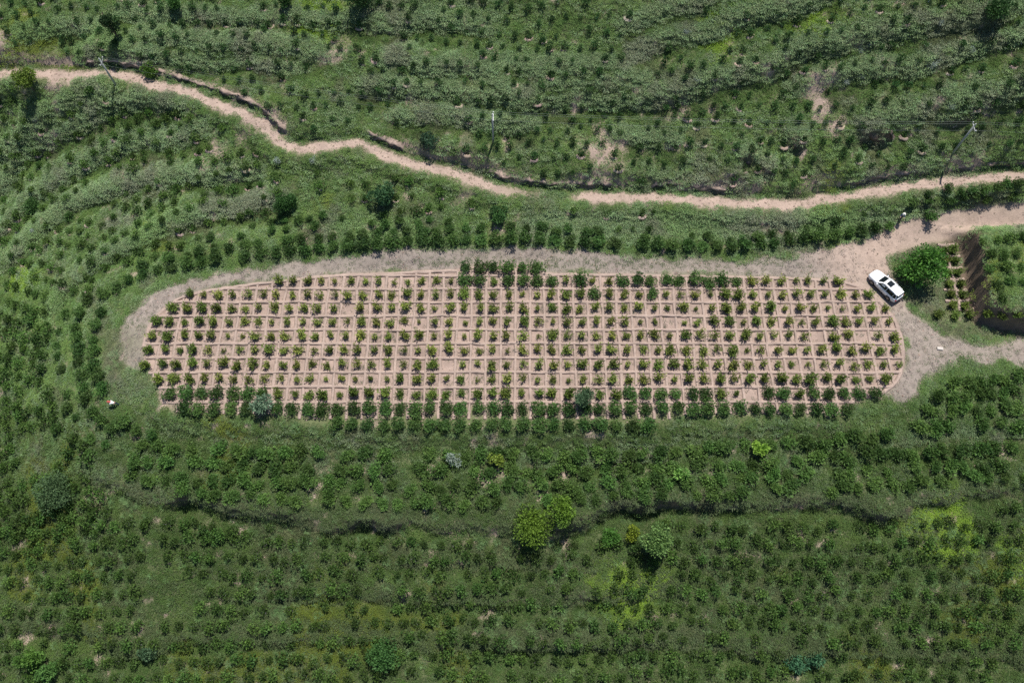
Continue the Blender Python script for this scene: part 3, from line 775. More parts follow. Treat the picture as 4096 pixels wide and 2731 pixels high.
lone('leafy_bush', (78, 482), blob_tree(327, 2.2, 1.25, 1500, 14, (0.031, 0.085, 0.025), (0.078, 0.171, 0.039), M_TREE, .2, (0.16, 0.30)), 1., 'dark rounded bush on steep left slope', 'bush')
lone('leafy_bush', (985, 332), blob_tree(328, 1.6, 1.2, 1200, 12, (0.028, 0.070, 0.039), (0.070, 0.139, 0.070), M_TREE, .1, (0.16, 0.27)), 1., 'dark blue-green bush above bend of dirt road', 'bush')
lone('leafy_bush', (353, 172), blob_tree(329, 1.9, 1.1, 1200, 12, (0.054, 0.132, 0.019), (0.124, 0.232, 0.034), M_TREE, .2, (0.16, 0.30)), 1., 'bright green bush on cut bank of dirt road', 'bush')
lone('leafy_bush', (2075, 625), blob_tree(330, 1.5, 1.3, 900, 12, (0.046, 0.109, 0.019), (0.109, 0.202, 0.031), M_TREE, .1, (0.16, 0.30)), 1., 'low green bush under the large tree by the car', 'bush')
lone('yellow_bush', (1450, 1225), blob_tree(331, 1.7, 1.0, 1000, 12, (0.093, 0.171, 0.022), (0.264, 0.310, 0.031), M_TREE, .1, (0.16, 0.30)), 1., 'yellow-tinged bush left of the pale green tree', 'bush')
lone('leafy_bush', (1395, 1235), blob_tree(332, 1.8, 1.2, 1200, 12, (0.046, 0.124, 0.022), (0.093, 0.217, 0.034), M_TREE, .1, (0.16, 0.30)), 1., 'green bush on bare scarp foot right of wide bush', 'bush')
SILV = [blob_tree(340 + k, 1.0, .75, 260, 8, (0.248, 0.310, 0.264), (0.434, 0.512, 0.449), M_TREE, .1, (0.19, 0.35), wide=.22) for k in range(2)]
for k, (u, v, tx) in enumerate([(2140,152,'largest, on right slope below crest'),(2230,118,'on crest near right edge'),(2180,248,'right of eroded scarps'),(1978,118,'on right-hand crest'),(1998,104,'beside crest grass upper right'),(2158,57,'highest on right slope'),
                                (1578,76,'near top middle right'),(1940,192,'right of bare patch'),(1975,180,'above bare patch'),(640,368,'below bend of dirt road'),(720,370,'beside seedlings below road bend'),(75,530,'on steep left slope'),(1600,190,'in dip of middle crest')]):
    lone('silver_shrub', (u, v), SILV[k % 2], 1.25 if k == 0 else random.uniform(.6, .95), 'silvery blue-green shrub ' + tx, 'shrub')

# ------------------------------------------------------------------ seedlings and small shrubs on the slopes
SEED = [join_meshes('seedling', *blob_tree(180 + k, 1.2, .62, 150, 8, (.028, .075, .022), (.06, .135, .036), M_DARK, .12, (.16, .3), trunk_r=.025)) for k in range(5)]
SMALL = [join_meshes('slope_shrub', *blob_tree(190 + k, 1.3, .75, 220, 9, (.04, .098, .022), (.105, .195, .038), M_DARK, .12, (.16, .3), trunk_r=.025)) for k in range(5)]
used_a = np.array(used)
def free(x, y, r=1.1):
    return np.min((used_a[:, 0] - x) ** 2 + (used_a[:, 1] - y) ** 2) > r * r
_o = np.vstack([plot_xy, plot_xy[:1]])
_os = np.concatenate([[0], np.cumsum(np.hypot(*np.diff(_o, axis=0).T))])
_q = np.linspace(0, _os[-1], 500, endpoint=False)
_ring = np.stack([np.interp(_q, _os, _o[:, 0]), np.interp(_q, _os, _o[:, 1])], 1)
for _k in range(60): _ring = (np.roll(_ring, 1, 0) + _ring * 2 + np.roll(_ring, -1, 0)) / 4
def ring_row(D, pitch, ph):
    t = unit(np.column_stack([np.roll(_ring, -1, 0) - np.roll(_ring, 1, 0), np.zeros(500)]))[:, :2]
    p = _ring + np.stack([-t[:, 1], t[:, 0]], 1) * D
    s = np.concatenate([[0], np.cumsum(np.hypot(*np.diff(p, axis=0).T))])
    q = np.arange(ph, s[-1], pitch)
    return np.stack([np.interp(q, s, p[:, 0]), np.interp(q, s, p[:, 1])], 1)
_sgn = 1 if inside(*[np.array([c]) for c in (ring_row(3, 5, 0)[0])], plot_xy)[0] else -1
def slope_rows(name, meshes, zone, pitch_u, pitch_v, smin, smax, cap, keep, label, group, cat, stuff_name, stuff_label, dens_seed, near, ring=False, wave=1.):
    """planting rows across the slope; the largest in view become objects, the rest one mass"""
    global rng
    rng = np.random.RandomState(dens_seed)
    z = np.array(zone, float)
    poly = on_base(zone)
    x0, x1, y0, y1 = poly[:, 0].min(), poly[:, 0].max(), poly[:, 1].min(), poly[:, 1].max()
    cand = []
    r_ = 0
    y = y0
    D = 4.2
    while (D < 62 if ring else y < y1):
        r_ += 1; q = 0
        if ring: base_pts = ring_row(-_sgn * D, pitch_u, (r_ % 2) * pitch_u * .5)
        else:
            xs = np.arange(x0 + (r_ % 2) * pitch_u * .5, x1, pitch_u)
            base_pts = np.stack([xs, y + wave * (.5 * np.sin(xs * .07 + r_ * .3) + (fbm(xs, xs * 0 + y, 16, 91) - .5) * 4)], 1)
        D += pitch_v
        for x, yy_ in base_pts:
            px = x + rng.normal(0, .2); py = yy_ + rng.normal(0, .16)
            if rng.rand() > keep: continue
            a = np.array([px]); b = np.array([py])
            if not inside(a, b, poly)[0]: continue
            if abs(grid_at(road_d, a, b)[0]) < 2.0 or grid_at(ringd, a, b)[0] < .6 or grid_at(pdist, a, b)[0] < .8: continue
            if fbm(a, b, 9, dens_seed)[0] < .30: continue
            zz = float(gz(a, b)[0])
            u, v = project(px, py, zz)
            if not (-15 < u < 2367 and -15 < v < 1585): continue
            if not free(px, py): continue
            q += 1
            cand.append([px, py, zz, rng.uniform(smin, smax), r_, q, u, v])
        y += pitch_v
    key = sorted(range(len(cand)), key=lambda i: -(cand[i][3] * (1 + near * cand[i][7] / 1568)))
    chosen = set(key[:cap])
    rest = []
    for i, c in enumerate(cand):
        if i in chosen:
            o = plant(name, meshes[i % len(meshes)], (c[0], c[1], c[2] - .04), c[3], i * 2.4, (rng.normal(0, .06), rng.normal(0, .06)), label=label.format(ordn(c[4]), ordn(c[5])), cat=cat, group=group, parts=False)
        else:
            rest.append(c)
    print(name, len(cand), 'rest', len(rest))
    if rest:
        Vs, Fs, Cs, o = [], [], [], 0
        src = []
        for me in meshes:
            v = np.zeros(len(me.vertices) * 3, np.float32); me.vertices.foreach_get('co', v)
            f = np.zeros(len(me.loops), np.int32); me.loops.foreach_get('vertex_index', f)
            c = np.zeros(len(me.vertices) * 4, np.float32); me.color_attributes['Col'].data.foreach_get('color', c)
            src.append((v.reshape(-1, 3), f.reshape(-1, 4), c.reshape(-1, 4)[:, :3]))
        for i, c in enumerate(rest):
            v, f, k = src[i % len(src)]
            a = i * 2.4
            R = np.array([[math.cos(a), -math.sin(a), 0], [math.sin(a), math.cos(a), 0], [0, 0, 1]])
            Vs.append(v @ R.T * c[3] + np.array([c[0], c[1], c[2] - .04])); Fs.append(f + o); Cs.append(k * rng.uniform(.7, 1.3)); o += len(v)
        me = np_mesh(stuff_name, np.concatenate(Vs), np.concatenate(Fs), np.concatenate(Cs), M_DARK)
        tag(link(stuff_name, me), stuff_label, 'plants', kind='stuff')
UP = [(-30,-30),(2400,-30),(2400,385),(2150,395),(1900,430),(1700,440),(1300,430),(1170,425),(1000,365),(800,315),(680,320),(560,235),(400,190),(230,150),(-30,150)]
MIDL = [(-30,190),(200,200),(330,200),(560,280),(640,345),(830,350),(1000,400),(1250,470),(1200,500),(900,490),(700,480),(520,530),(380,580),(270,640),(150,700),(-30,700)]
MIDR = [(1250,470),(1500,470),(1800,485),(2040,455),(2352,430),(2352,470),(2050,505),(1800,540),(1300,535)]
LOWL = [(-30,700),(120,710),(120,900),(170,1000),(240,1060),(150,1060),(330,1165),(600,1205),(600,1250),(-30,1250)]
LOW = [(-30,1190),(330,1175),(600,1210),(1000,1235),(1260,1260),(1400,1200),(1900,1190),(2352,1160),(2352,1590),(-30,1590)]
slope_rows('seedling', SEED, UP, 2.0, 1.85, .6, 1.05, 300, .86, 'small dark seedling on slope above dirt road, {} row up, {} from left', 'seedlings above the dirt road', 'seedling', 'seedling_mass', 'many more small seedlings scattered over the slope above the road', 11, .8)
slope_rows('young_shrub', SMALL, MIDL, 1.95, 1.95, .65, 1.1, 300, .78, 'young green shrub between road and loop path, {} row out from plot, {} along', 'young shrubs between road and loop path', 'shrub', 'young_shrub_mass', 'more young shrubs scattered between road and loop path', 12, .4, True)
slope_rows('young_shrub', SMALL, MIDR, 2.1, 1.9, .5, .9, 40, .3, 'young shrub on grey-green strip below dirt road, {} row up, {} from left', 'young shrubs on the grey-green strip', 'shrub', 'young_shrub_mass', 'more young shrubs on the grey-green strip', 13, .4)
slope_rows('hill_shrub', SMALL, LOWL, 1.75, 1.8, .9, 1.35, 300, .95, 'green shrub on lower left slope, {} row out from plot, {} along', 'shrubs on the lower left slope', 'shrub', 'hill_shrub_mass', 'more shrubs on the lower left slope', 14, .4, True)
slope_rows('slope_shrub', SMALL, LOW, 1.75, 1.8, .75, 1.2, 300, .9, 'small green shrub on slope below main scarp, {} row up, {} from left', 'shrubs on the slope below the main scarp', 'shrub', 'slope_shrub_mass', 'many more small shrubs on the slope below the main scarp', 15, .3, False, .45)

# ------------------------------------------------------------------ ground cover (uncountable): instanced tufts
def tuft_grass(seed, n, h, r, lean=.5, wid=.035):
    global rng
    rng = np.random.RandomState(seed)
    an = rng.uniform(0, 6.28, n); rr = r * .6 * np.sqrt(rng.rand(n))
    p0 = np.column_stack([np.cos(an) * rr, np.sin(an) * rr, np.zeros(n) - .04])
    d = np.column_stack([np.cos(an), np.sin(an), np.zeros(n)])
    hh = h * rng.uniform(.55, 1., n)[:, None]; ln = rng.uniform(.2, 1., n)[:, None] * lean * h
    s = np.column_stack([-np.sin(an), np.cos(an), np.zeros(n)]) * wid * rng.uniform(.7, 1.5, (n, 1))
    pm = p0 + d * ln * .4 + np.array([0, 0, 1]) * hh * .65
    pt = p0 + d * ln + np.array([0, 0, 1]) * hh
    V = np.stack([p0 - s, p0 + s, pm + s * .8, pm - s * .8, pt], 1).reshape(-1, 3)
    b = np.arange(n)[:, None] * 5
    F = np.concatenate([b + np.array([[0, 1, 2, 2]]), b + np.array([[0, 2, 3, 3]]), b + np.array([[3, 2, 4, 4]])], 0)[:, :3]
    c = np.repeat(vary((1, 1, 1), n, .2), 5, 0)
    return np_mesh('tuft', V, F, c, M_TUFT)
def tuft_weed(seed, n, h, r, leaf=(.1, .2), wide=.5):
    global rng
    rng = np.random.RandomState(seed)
    d = rdir(n); d[:, 2] = np.abs(d[:, 2])
    P = d * np.array([r, r, h]) * rng.uniform(.35, 1., (n, 1)) ** .5
    L = rng.uniform(leaf[0], leaf[1], n)
    V, F, c = leaves(P, unit(d * np.array([1, 1, .4]) + rdir(n) * .5), unit(rdir(n, 2.2)), L, L * wide, vary((1, 1, 1), n, .22))
    return np_mesh('tuft', V, F, c, M_TUFT)
src_col = bpy.data.collections.new('tuft_sources')      # not in the scene: only instanced
def sources(key, meshes):
    c = bpy.data.collections.new(key)
    for k, me in enumerate(meshes):
        o = bpy.data.objects.new(f'{key}_{k}', me); c.objects.link(o)
    return c
def scatter(name, label, coll, P, S, T):
    """P (n,3) roots, S (n) scale, T (n,3) tint"""
    n = len(P)
    me = bpy.data.meshes.new(name)
    me.vertices.add(n); me.vertices.foreach_set('co', np.asarray(P, np.float32).ravel())
    a = me.attributes.new('scl', 'FLOAT', 'POINT'); a.data.foreach_set('value', np.asarray(S, np.float32))
    a = me.attributes.new('rot', 'FLOAT_VECTOR', 'POINT')
    R = np.column_stack([rng.normal(0, .07, n), rng.normal(0, .07, n), rng.uniform(0, 6.28, n)]).astype(np.float32)
    a.data.foreach_set('vector', R.ravel())
    a = me.attributes.new('tint', 'FLOAT_COLOR', 'POINT')
    c = np.ones((n, 4), np.float32); c[:, :3] = T; a.data.foreach_set('color', c.ravel())
    o = link(name, me)
    g = bpy.data.node_groups.new(name, 'GeometryNodeTree')
    g.interface.new_socket('Geometry', in_out='INPUT', socket_type='NodeSocketGeometry')
    g.interface.new_socket('Geometry', in_out='OUTPUT', socket_type='NodeSocketGeometry')
    N = g.nodes; L = g.links
    gi = N.new('NodeGroupInput'); go = N.new('NodeGroupOutput')
    ip = N.new('GeometryNodeInstanceOnPoints'); ci = N.new('GeometryNodeCollectionInfo')
    ci.inputs['Collection'].default_value = coll; ci.inputs['Separate Children'].default_value = True; ci.inputs['Reset Children'].default_value = True
    ip.inputs['Pick Instance'].default_value = True
    def at(nm, ty):
        q = N.new('GeometryNodeInputNamedAttribute'); q.data_type = ty; q.inputs['Name'].default_value = nm; return q.outputs['Attribute']
    L.new(gi.outputs[0], ip.inputs['Points']); L.new(ci.outputs[0], ip.inputs['Instance'])
    L.new(at('rot', 'FLOAT_VECTOR'), ip.inputs['Rotation']); L.new(at('scl', 'FLOAT'), ip.inputs['Scale'])
    L.new(ip.outputs[0], go.inputs[0])
    md = o.modifiers.new('scatter', 'NODES'); md.node_group = g
    return tag(o, label, 'plants', kind='stuff')

SCARPS = [(2008,330,5.2,2.0),(1828,340,3.6,1.3),(2200,278,4.2,1.6),(1762,405,1.6,1.5),(1718,375,2.2,1.0),(2160,282,1.6,1.2),(1508,425,1.2,1.0)]
G_FINE = sources('grass_source', [tuft_weed(400 + k, 130, .11, .66, (.14, .28), .17) for k in range(4)])
G_WEED = sources('weed_source', [tuft_weed(410 + k, 110, .12, .6, (.06, .13)) for k in range(4)])
G_REED = sources('reed_source', [tuft_grass(420 + k, 60, .5, .4, 1.1, .015) for k in range(3)])
G_LOW = sources('stubble_source', [tuft_weed(430 + k, 16, .12, .2, (.07, .14), .4) for k in range(3)])

rng = np.random.RandomState(77)
NC = 180000
qx = rng.uniform(-80, 80, NC); qy = rng.uniform(-4, 100, NC)
qz = gz(qx, qy)
pu, pv = project(qx, qy, qz)
vis = (pu > -130) & (pu < 2482) & (pv > -110) & (pv < 1680)
qx, qy, qz, pu, pv = [a[vis] for a in (qx, qy, qz, pu, pv)]
r_road = np.abs(grid_at(road_d, qx, qy)); r_sgn = grid_at(road_d, qx, qy)
r_ring = grid_at(ringd, qx, qy); r_plot = grid_at(pdist, qx, qy); r_edge = grid_at(np.clip(edge_d, -9, 9), qx, qy)
r_patch = grid_at(patch, qx, qy); r_low = grid_at(wlow, qx, qy); r_bare = grid_at(bare, qx, qy); r_cut = grid_at(cut, qx, qy)
ru = rng.rand(len(qx))
w_road = grid_at(wroad, qx, qy); w_ring = grid_at(wring, qx, qy)
ok = (r_plot > .25) & (w_road < .35) & (ru > r_patch * .85) & (w_ring < .5) & (r_low < .4) & (ru > r_bare * .4) & (ru > .93 * grid_at(wall_shade, qx, qy)) & (ru > r_cut * .5)
dz = inside(qx, qy, on_base([(2050,560),(2110,545),(2200,540),(2215,660),(2235,745),(2352,770),(2180,775),(2090,700),(2055,640)]))
ok &= ~(dz & (rng.rand(len(qx)) < .5))
for e_ in SCARPS:
    sp = on_base([e_[:2]])[0]; ok &= ~((np.abs(qx - sp[0]) < e_[2] * .4) & (qy - sp[1] < .35) & (qy - sp[1] > -.6))
print('cover points', ok.sum())
x, y, z, u, v, e = [a[ok] for a in (qx, qy, qz, pu, pv, r_edge)]
k1 = fbm(x, y, 7, 201); k2 = fbm(x, y, 2.2, 202); k3 = fbm(x, y, 11, 203); k4 = fbm(x, y, 3.5, 204)
upper = sstep(640, 500, v)                                  # slopes above the loop path carry more pale grass
dry_poly = on_base([(2050,560),(2110,545),(2200,540),(2215,660),(2235,745),(2352,770),(2180,775),(2090,700),(2055,640)])
dry = np.maximum(inside(x, y, dry_poly) * (.5 + .5 * (rng.rand(len(x)) < .6)), grid_at(left_fade, x, y) * sstep(2.5, .5, grid_at(ringd, x, y)))
on_bank = sstep(1.6, .5, np.abs(e - .7))
riser = sstep(1.5, .6, np.abs(e + 1.1))
midstrip = sstep(470, 490, v) * sstep(560, 530, v) * sstep(1180, 1300, u)
pale = on_bank * (.45 + .95 * upper) + sstep(.55, .72, k1) * (.2 + .3 * upper) + midstrip * 1.0
# bare-ground weeds at the lower bank are dark and mixed
typ = rng.rand(len(x))
n_ = len(x)
GRASSY = typ < np.clip(.12 + pale * .8 - riser * .25 + .08 * sstep(1350, 1450, v), 0, .92)
REEDY = ~GRASSY & (rng.rand(n_) < .03 + .2 * sstep(.58, .7, k4) * sstep(900, 960, v))
WEEDY = ~GRASSY & ~REEDY
def tint(base, m, s=.12):
    k = m.sum()
    t = np.array(base)[None] * np.ones((k, 1))
    return t * (1 + rng.uniform(-s, s, (k, 1))) * (1 + rng.uniform(-.06, .06, (k, 3)))
def mixc(a, b, f):
    return a * (1 - f[:, None]) + np.array(b)[None] * f[:, None]
# pale grey-green grass
m = GRASSY
T = tint((.245, .345, .172), m)
T = mixc(T, (.22, .35, .13), sstep(.5, .68, k3[m]) * .8)
T = mixc(T, (.26, .27, .20), sstep(.60, .72, k4[m]) * .6)
T = mixc(T, (.125, .17, .075), sstep(1000, 1200, v[m]) * .85)
T = T * (1 - .3 * sstep(700, 1000, v[m]))[:, None] * (.8 + .4 * k2[m])[:, None]
scatter('pale_grass', 'pale grey-green grass covering terrace edges and banks', G_FINE, np.column_stack([x, y, z])[m], rng.uniform(.65, 1.25, m.sum()), T)
m = WEEDY
T = tint((.128, .215, .066), m, .15)
T = mixc(T, (.165, .26, .075), sstep(.48, .68, k2[m]) * .8)
T = mixc(T, (.165, .155, .11), sstep(.62, .72, k4[m]) * .5)
T = mixc(T, (.22, .28, .05), sstep(.66, .74, k3[m]) * .8)
T = T * (.72 + .56 * fbm(x[m], y[m], 1.6, 205))[:, None] * (1 - .42 * sstep(880, 1000, v[m]))[:, None] * (1 - .25 * riser[m] * upper[m])[:, None]
T = mixc(T, (.175, .165, .12), dry[m] * .8)
for lu, lv, lr in ((2150,1205,4.2),(2185,1240,3.),(1440,1355,3.6),(1490,1345,2.6),(2335,1260,3.),(60,640,3.),(740,22,5.),(1640,80,3.),(1880,55,3.)):
    lp = on_base([(lu, lv)])[0]
    T = mixc(T, (.21, .34, .045), sstep(1.2, .5, np.hypot(x[m] - lp[0], y[m] - lp[1]) / lr + (fbm(x[m], y[m], 1.5, 207) - .5) * 1.4) * .9)
scatter('green_weeds', 'dark and mid green weeds covering the terraces', G_WEED, np.column_stack([x, y, z])[m], rng.uniform(.6, 1.25, m.sum()), T)
m = REEDY
T = tint((.155, .25, .10), m, .2)
scatter('tall_grass', 'tall arching green grass clumps on banks', G_REED, np.column_stack([x, y, z])[m], rng.uniform(.5, 1.05, m.sum()), T)
mid_pl = on_base([(960,600),(1100,597),(1300,602),(1500,606),(1700,605),(1790,599)])
mid_d = poly_dist(qx, qy, mid_pl, False)[0]
# sparse dry stubble and weeds on the loop path, the tracks and among the saplings
mm = (w_ring >= .5) & (r_plot > .1)
mm &= rng.rand(len(qx)) < np.clip(.62 - .5 * r_low - .4 * grid_at(np.clip(wj, 0, 1), qx, qy) + .5 * sstep(.75, .35, mid_d), .1, 1)
T = tint((.245, .215, .185), mm, .2)
gn = fbm(qx[mm], qy[mm], 2.2, 301) + .3 * sstep(.75, .35, mid_d[mm])
T = mixc(T, (.115, .165, .07), sstep(.5, .62, gn + rng.normal(0, .05, mm.sum())) * .9)
scatter('path_stubble', 'dry stubble and low weeds growing on the loop path', G_LOW, np.column_stack([qx, qy, qz])[mm], rng.uniform(.5, 1.3, mm.sum()), T)
mm = (r_plot < -.3) & (rng.rand(len(qx)) < .1 + .55 * sstep(.5, .68, fbm(qx, qy, 2.2, 333)))
T = tint((.15, .15, .115), mm, .3); T = mixc(T, (.10, .15, .05), (rng.rand(mm.sum()) < .3) * .8)
scatter('plot_weeds', 'thin grey-green weeds between the saplings', G_LOW, np.column_stack([qx, qy, qz + .01])[mm], rng.uniform(.5, 1.2, mm.sum()), T)
mm = (w_road >= .35) & (((rng.rand(len(qx)) < .3) & (r_road > .5)) | ((rng.rand(len(qx)) < .22) & (r_road < .22)))
T = tint((.2, .19, .1), mm, .3)
scatter('roadside_weeds', 'small dry weeds on the dirt road margin', G_LOW, np.column_stack([qx, qy, qz])[mm], rng.uniform(.5, 1.1, mm.sum()), T)
# loose clods on the tracks, cut banks and bare patches
def clod(seed):
    r_ = np.random.RandomState(seed)
    b = bmesh.new(); bmesh.ops.create_icosphere(b, subdivisions=1, radius=.1)
    for v_ in b.verts: v_.co = v_.co * r_.uniform(.6, 1.3); v_.co.z *= .7
    me = bpy.data.meshes.new('clod'); b.to_mesh(me); b.free()
    c = np.ones((len(me.vertices), 4), np.float32); a = me.color_attributes.new('Col', 'FLOAT_COLOR', 'POINT'); a.data.foreach_set('color', c.ravel())
    me.materials.append(M_TUFT); return me
G_CLOD = sources('clod_source', [clod(440 + k) for k in range(3)])
pr = rng.rand(len(qx))
mm = (((w_road > .25) & (pr < .3)) | ((r_cut > .3) & (pr < .7)) | ((r_patch > .4) & (pr < .35)) | ((w_ring > .5) & (pr < .1)) | ((r_plot < 0) & (pr < .12))) & (np.abs(qz) < 40)
T = tint((.36, .275, .225), mm, .3)
scatter('loose_clods', 'small loose clods of earth on tracks and bare soil', G_CLOD, np.column_stack([qx, qy, qz])[mm], rng.uniform(.4, 1.5, mm.sum()), T)
# earth rims below many of the seedlings
def rim_mesh(seed):
    r_ = np.random.RandomState(seed)
    a = np.linspace(math.pi * 1.12, math.pi * 1.88, 9); V = []
    for k in a:
        for rr, zz in ((.42, .0), (.52, .17), (.64, .15), (.8, -.05)):
            q_ = rr + r_.uniform(-.07, .07)
            V.append((math.cos(k) * q_, math.sin(k) * q_, zz + r_.uniform(-.04, .04) * (zz > .1)))
    i = np.arange(8)[:, None] * 4 + np.arange(3)[None]
    return np_mesh('rim', V, np.stack([i, i + 4, i + 5, i + 1], -1).reshape(-1, 4), np.ones((len(V), 3)), M_TUFT)
G_RIM = sources('rim_source', [rim_mesh(450 + k) for k in range(3)])
sp = np.array([o.location for o in SC.objects if o.name.split('.')[0] in ('seedling', 'young_shrub') and o.parent is None])
sp = sp[rng.rand(len(sp)) < .3]
o = scatter('seedling_pit_rims', 'small bare earth rims below seedlings', G_RIM, sp + np.array([0, -.05, .03]), rng.uniform(.6, 1.0, len(sp)), tint((.36, .28, .225), np.ones(len(sp), bool), .15))
rr_ = np.column_stack([np.zeros(len(sp)), np.zeros(len(sp)), rng.normal(0, .4, len(sp))]).astype(np.float32)
o.data.attributes['rot'].data.foreach_set('vector', rr_.ravel())
#@@OBJ
# ------------------------------------------------------------------ ragged earth faces: road cut and eroded scarps
M_CUT = soil_mat('cut_earth')
def earth_face(name, line, z_lo, z_hi, seed, lip=.5):
    """broken face along line (uphill = left of travel): foot, recessed middle, overhanging lip, top running back into the slope"""
    r_ = np.random.RandomState(seed)
    n = len(line)
    t = unit(np.column_stack([np.gradient(line, axis=0), np.zeros(n)]))[:, :2]
    up = np.stack([-t[:, 1], t[:, 0]], 1)
    s = np.arange(n) * .25 + seed * 3.3
    prof = [(-.25, -.12), (-.05, .12), (.10, .38), (.16, .62), (.04, .86), (.10, 1.0), (.45, 1.04), (.95, .93)]
    rows, cols = [], []
    end = np.clip(np.minimum(np.arange(n), np.arange(n)[::-1]) / 5., 0, 1)
    for k, (a, b) in enumerate(prof):
        off = a + (vnoise(s * 1.1, s * 0 + k * 2.1, seed) - .5) * (.75 if lip > .7 else 1.3) + (vnoise(s * 3.1, s * 0 + k * 4.1, seed + 5) - .5) * .3
        xy = line + up * off[:, None]
        zz = z_lo + (z_hi - z_lo) * b * end + (r_.rand(n) - .5) * .10 * (0 < k < 7) - .25 * (1 - end)
        if k == 7: zz = gz(xy[:, 0], xy[:, 1]) - .12
        rows.append(np.column_stack([xy, zz]))
        c0 = (C(.14, .10, .075) if lip < .7 else SOIL * .55) if 1 < k < 5 else (SOIL * .62 if k <= 1 else SOIL * lip)  # hollow middle coloured darker, its shade put into the brown earth; lip paler
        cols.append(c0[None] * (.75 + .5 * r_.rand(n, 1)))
    V = np.stack(rows, 1).reshape(-1, 3); cc = np.stack(cols, 1).reshape(-1, 3); k = len(prof)
    i = np.arange(n - 1)[:, None] * k + np.arange(k - 1)[None]
    F = np.stack([i, i + k, i + k + 1, i + 1], -1).reshape(-1, 4)
    return link(name, np_mesh(name, V, F, cc, M_CUT, False))
rl = np.array([[np.interp(q, rs, road_xy[:, c]) for c in (0, 1)] for q in np.arange(0, rs[-1], .25)])
tt = unit(np.column_stack([np.gradient(rl, axis=0), np.zeros(len(rl))]))[:, :2]
upn = np.stack([-tt[:, 1], tt[:, 0]], 1)
foot = rl + upn * 1.55
topz = gz(rl[:, 0] + upn[:, 0] * 2.7, rl[:, 1] + upn[:, 1] * 2.7); lowz = gz(rl[:, 0] + upn[:, 0] * 1.1, rl[:, 1] + upn[:, 1] * 1.1)
sel = (topz - lowz > .35) & (fbm(np.arange(len(rl)) * .25, np.zeros(len(rl)), 5, 77, 2) > .42) & (np.abs(rl[:, 0]) < 80)
runs = []; cur = []
for i, k in enumerate(sel):
    if k: cur.append(i)
    if (not k or i == len(sel) - 1) and cur:
        if len(cur) > 16: runs.append(cur)
        cur = []
for j, r_ in enumerate(runs):
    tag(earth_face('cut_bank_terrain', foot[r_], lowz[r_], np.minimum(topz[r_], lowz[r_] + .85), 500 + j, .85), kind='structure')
for j, (u, v, wd, ht) in enumerate(SCARPS):
    g = on_ground([u], [v])[0]
    n = max(8, int(wd / .25)); q = np.linspace(-1, 1, n)
    line = np.stack([g[0] + q * wd / 2, g[1] + .55 * (q ** 2) * -.9 + (fbm(q * 4, q * 0, 1, 600 + j) - .5) * 1.2], 1)
    zl_ = gz(line[:, 0], line[:, 1] - .5) - .15
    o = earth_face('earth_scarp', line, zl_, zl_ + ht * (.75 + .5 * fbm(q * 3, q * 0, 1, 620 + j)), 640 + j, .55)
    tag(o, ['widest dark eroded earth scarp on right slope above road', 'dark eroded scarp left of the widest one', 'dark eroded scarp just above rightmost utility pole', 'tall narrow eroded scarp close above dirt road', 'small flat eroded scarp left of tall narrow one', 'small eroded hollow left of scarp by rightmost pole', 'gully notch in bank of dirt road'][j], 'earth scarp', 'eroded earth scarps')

# ------------------------------------------------------------------ white car
def bm_obj(name, bm, material, parent=None, smooth=False):
    me = bpy.data.meshes.new(name)
    bmesh.ops.recalc_face_normals(bm, faces=bm.faces)
    bm.to_mesh(me); bm.free()
    if smooth:
        for p in me.polygons: p.use_smooth = True
    me.materials.append(material)
    return link(name, me, parent)
def box(bm, c, s, rot=None, bevel=0.):
    r = bmesh.ops.create_cube(bm, size=1.)
    M = Matrix.Translation(c) @ (rot.to_4x4() if rot else Matrix()) @ Matrix.Diagonal((*s, 1))
    bmesh.ops.transform(bm, matrix=M, verts=r['verts'])
    if bevel:
        es = {e for v in r['verts'] for e in v.link_edges}
        bmesh.ops.bevel(bm, geom=list(es), offset=bevel, segments=2, affect='EDGES')
def cyl(bm, c, r1, r2, depth, axis='Z', seg=20):
    r = bmesh.ops.create_cone(bm, cap_ends=True, segments=seg, radius1=r1, radius2=r2, depth=depth)
    R = {'Z': Matrix(), 'X': Matrix.Rotation(math.pi / 2, 4, 'Y'), 'Y': Matrix.Rotation(math.pi / 2, 4, 'X')}[axis]
    bmesh.ops.transform(bm, matrix=Matrix.Translation(c) @ R, verts=r['verts'])
def slab(bm, quad, t):
    """thin panel: quad corners pushed out by t along its normal"""
    q = [Vector(p) for p in quad]
    n = (q[1] - q[0]).cross(q[-1] - q[0]).normalized() * t
    lo = [bm.verts.new(p) for p in q]; hi = [bm.verts.new(p + n) for p in q]
    bm.faces.new(lo[::-1]); bm.faces.new(hi)
    for i in range(len(q)):
        j = (i + 1) % len(q)
        bm.faces.new((lo[i], lo[j], hi[j], hi[i]))
M_WHITE = plain('white_paint', (.80, .81, .82), .28, spec=.5)
M_GLASS = plain('dark_glass', (.012, .016, .018), .08, spec=.6)
M_BLACK = plain('black_plastic', (.02, .02, .022), .6)
M_TYRE = plain('tyre_rubber', (.018, .018, .018), .85)
M_ALLOY = plain('alloy', (.45, .46, .47), .35, .9)
M_LAMP = plain('lamp_lens', (.55, .57, .6), .15, spec=.7)
M_RED = plain('tail_lens', (.35, .02, .02), .2, spec=.7)
M_PLATE = plain('number_plate', (.05, .12, .45), .35)
g = on_ground([2018], [669])[0]
hd = math.radians(125)
fwd = Vector((math.cos(hd), math.sin(hd), 0)); rgt = Vector((math.sin(hd), -math.cos(hd), 0))
cpos = Vector((g[0], g[1], 0)) + rgt * .80
cpos.z = float(np.max(gz(np.array([cpos.x + dx for dx in (-1, 0, 1)]), np.array([cpos.y] * 3)))) + .0
car = tag(empty('parked_car', cpos, hd), 'white car with sunroof parked on dirt track beside ridged plot', 'car')
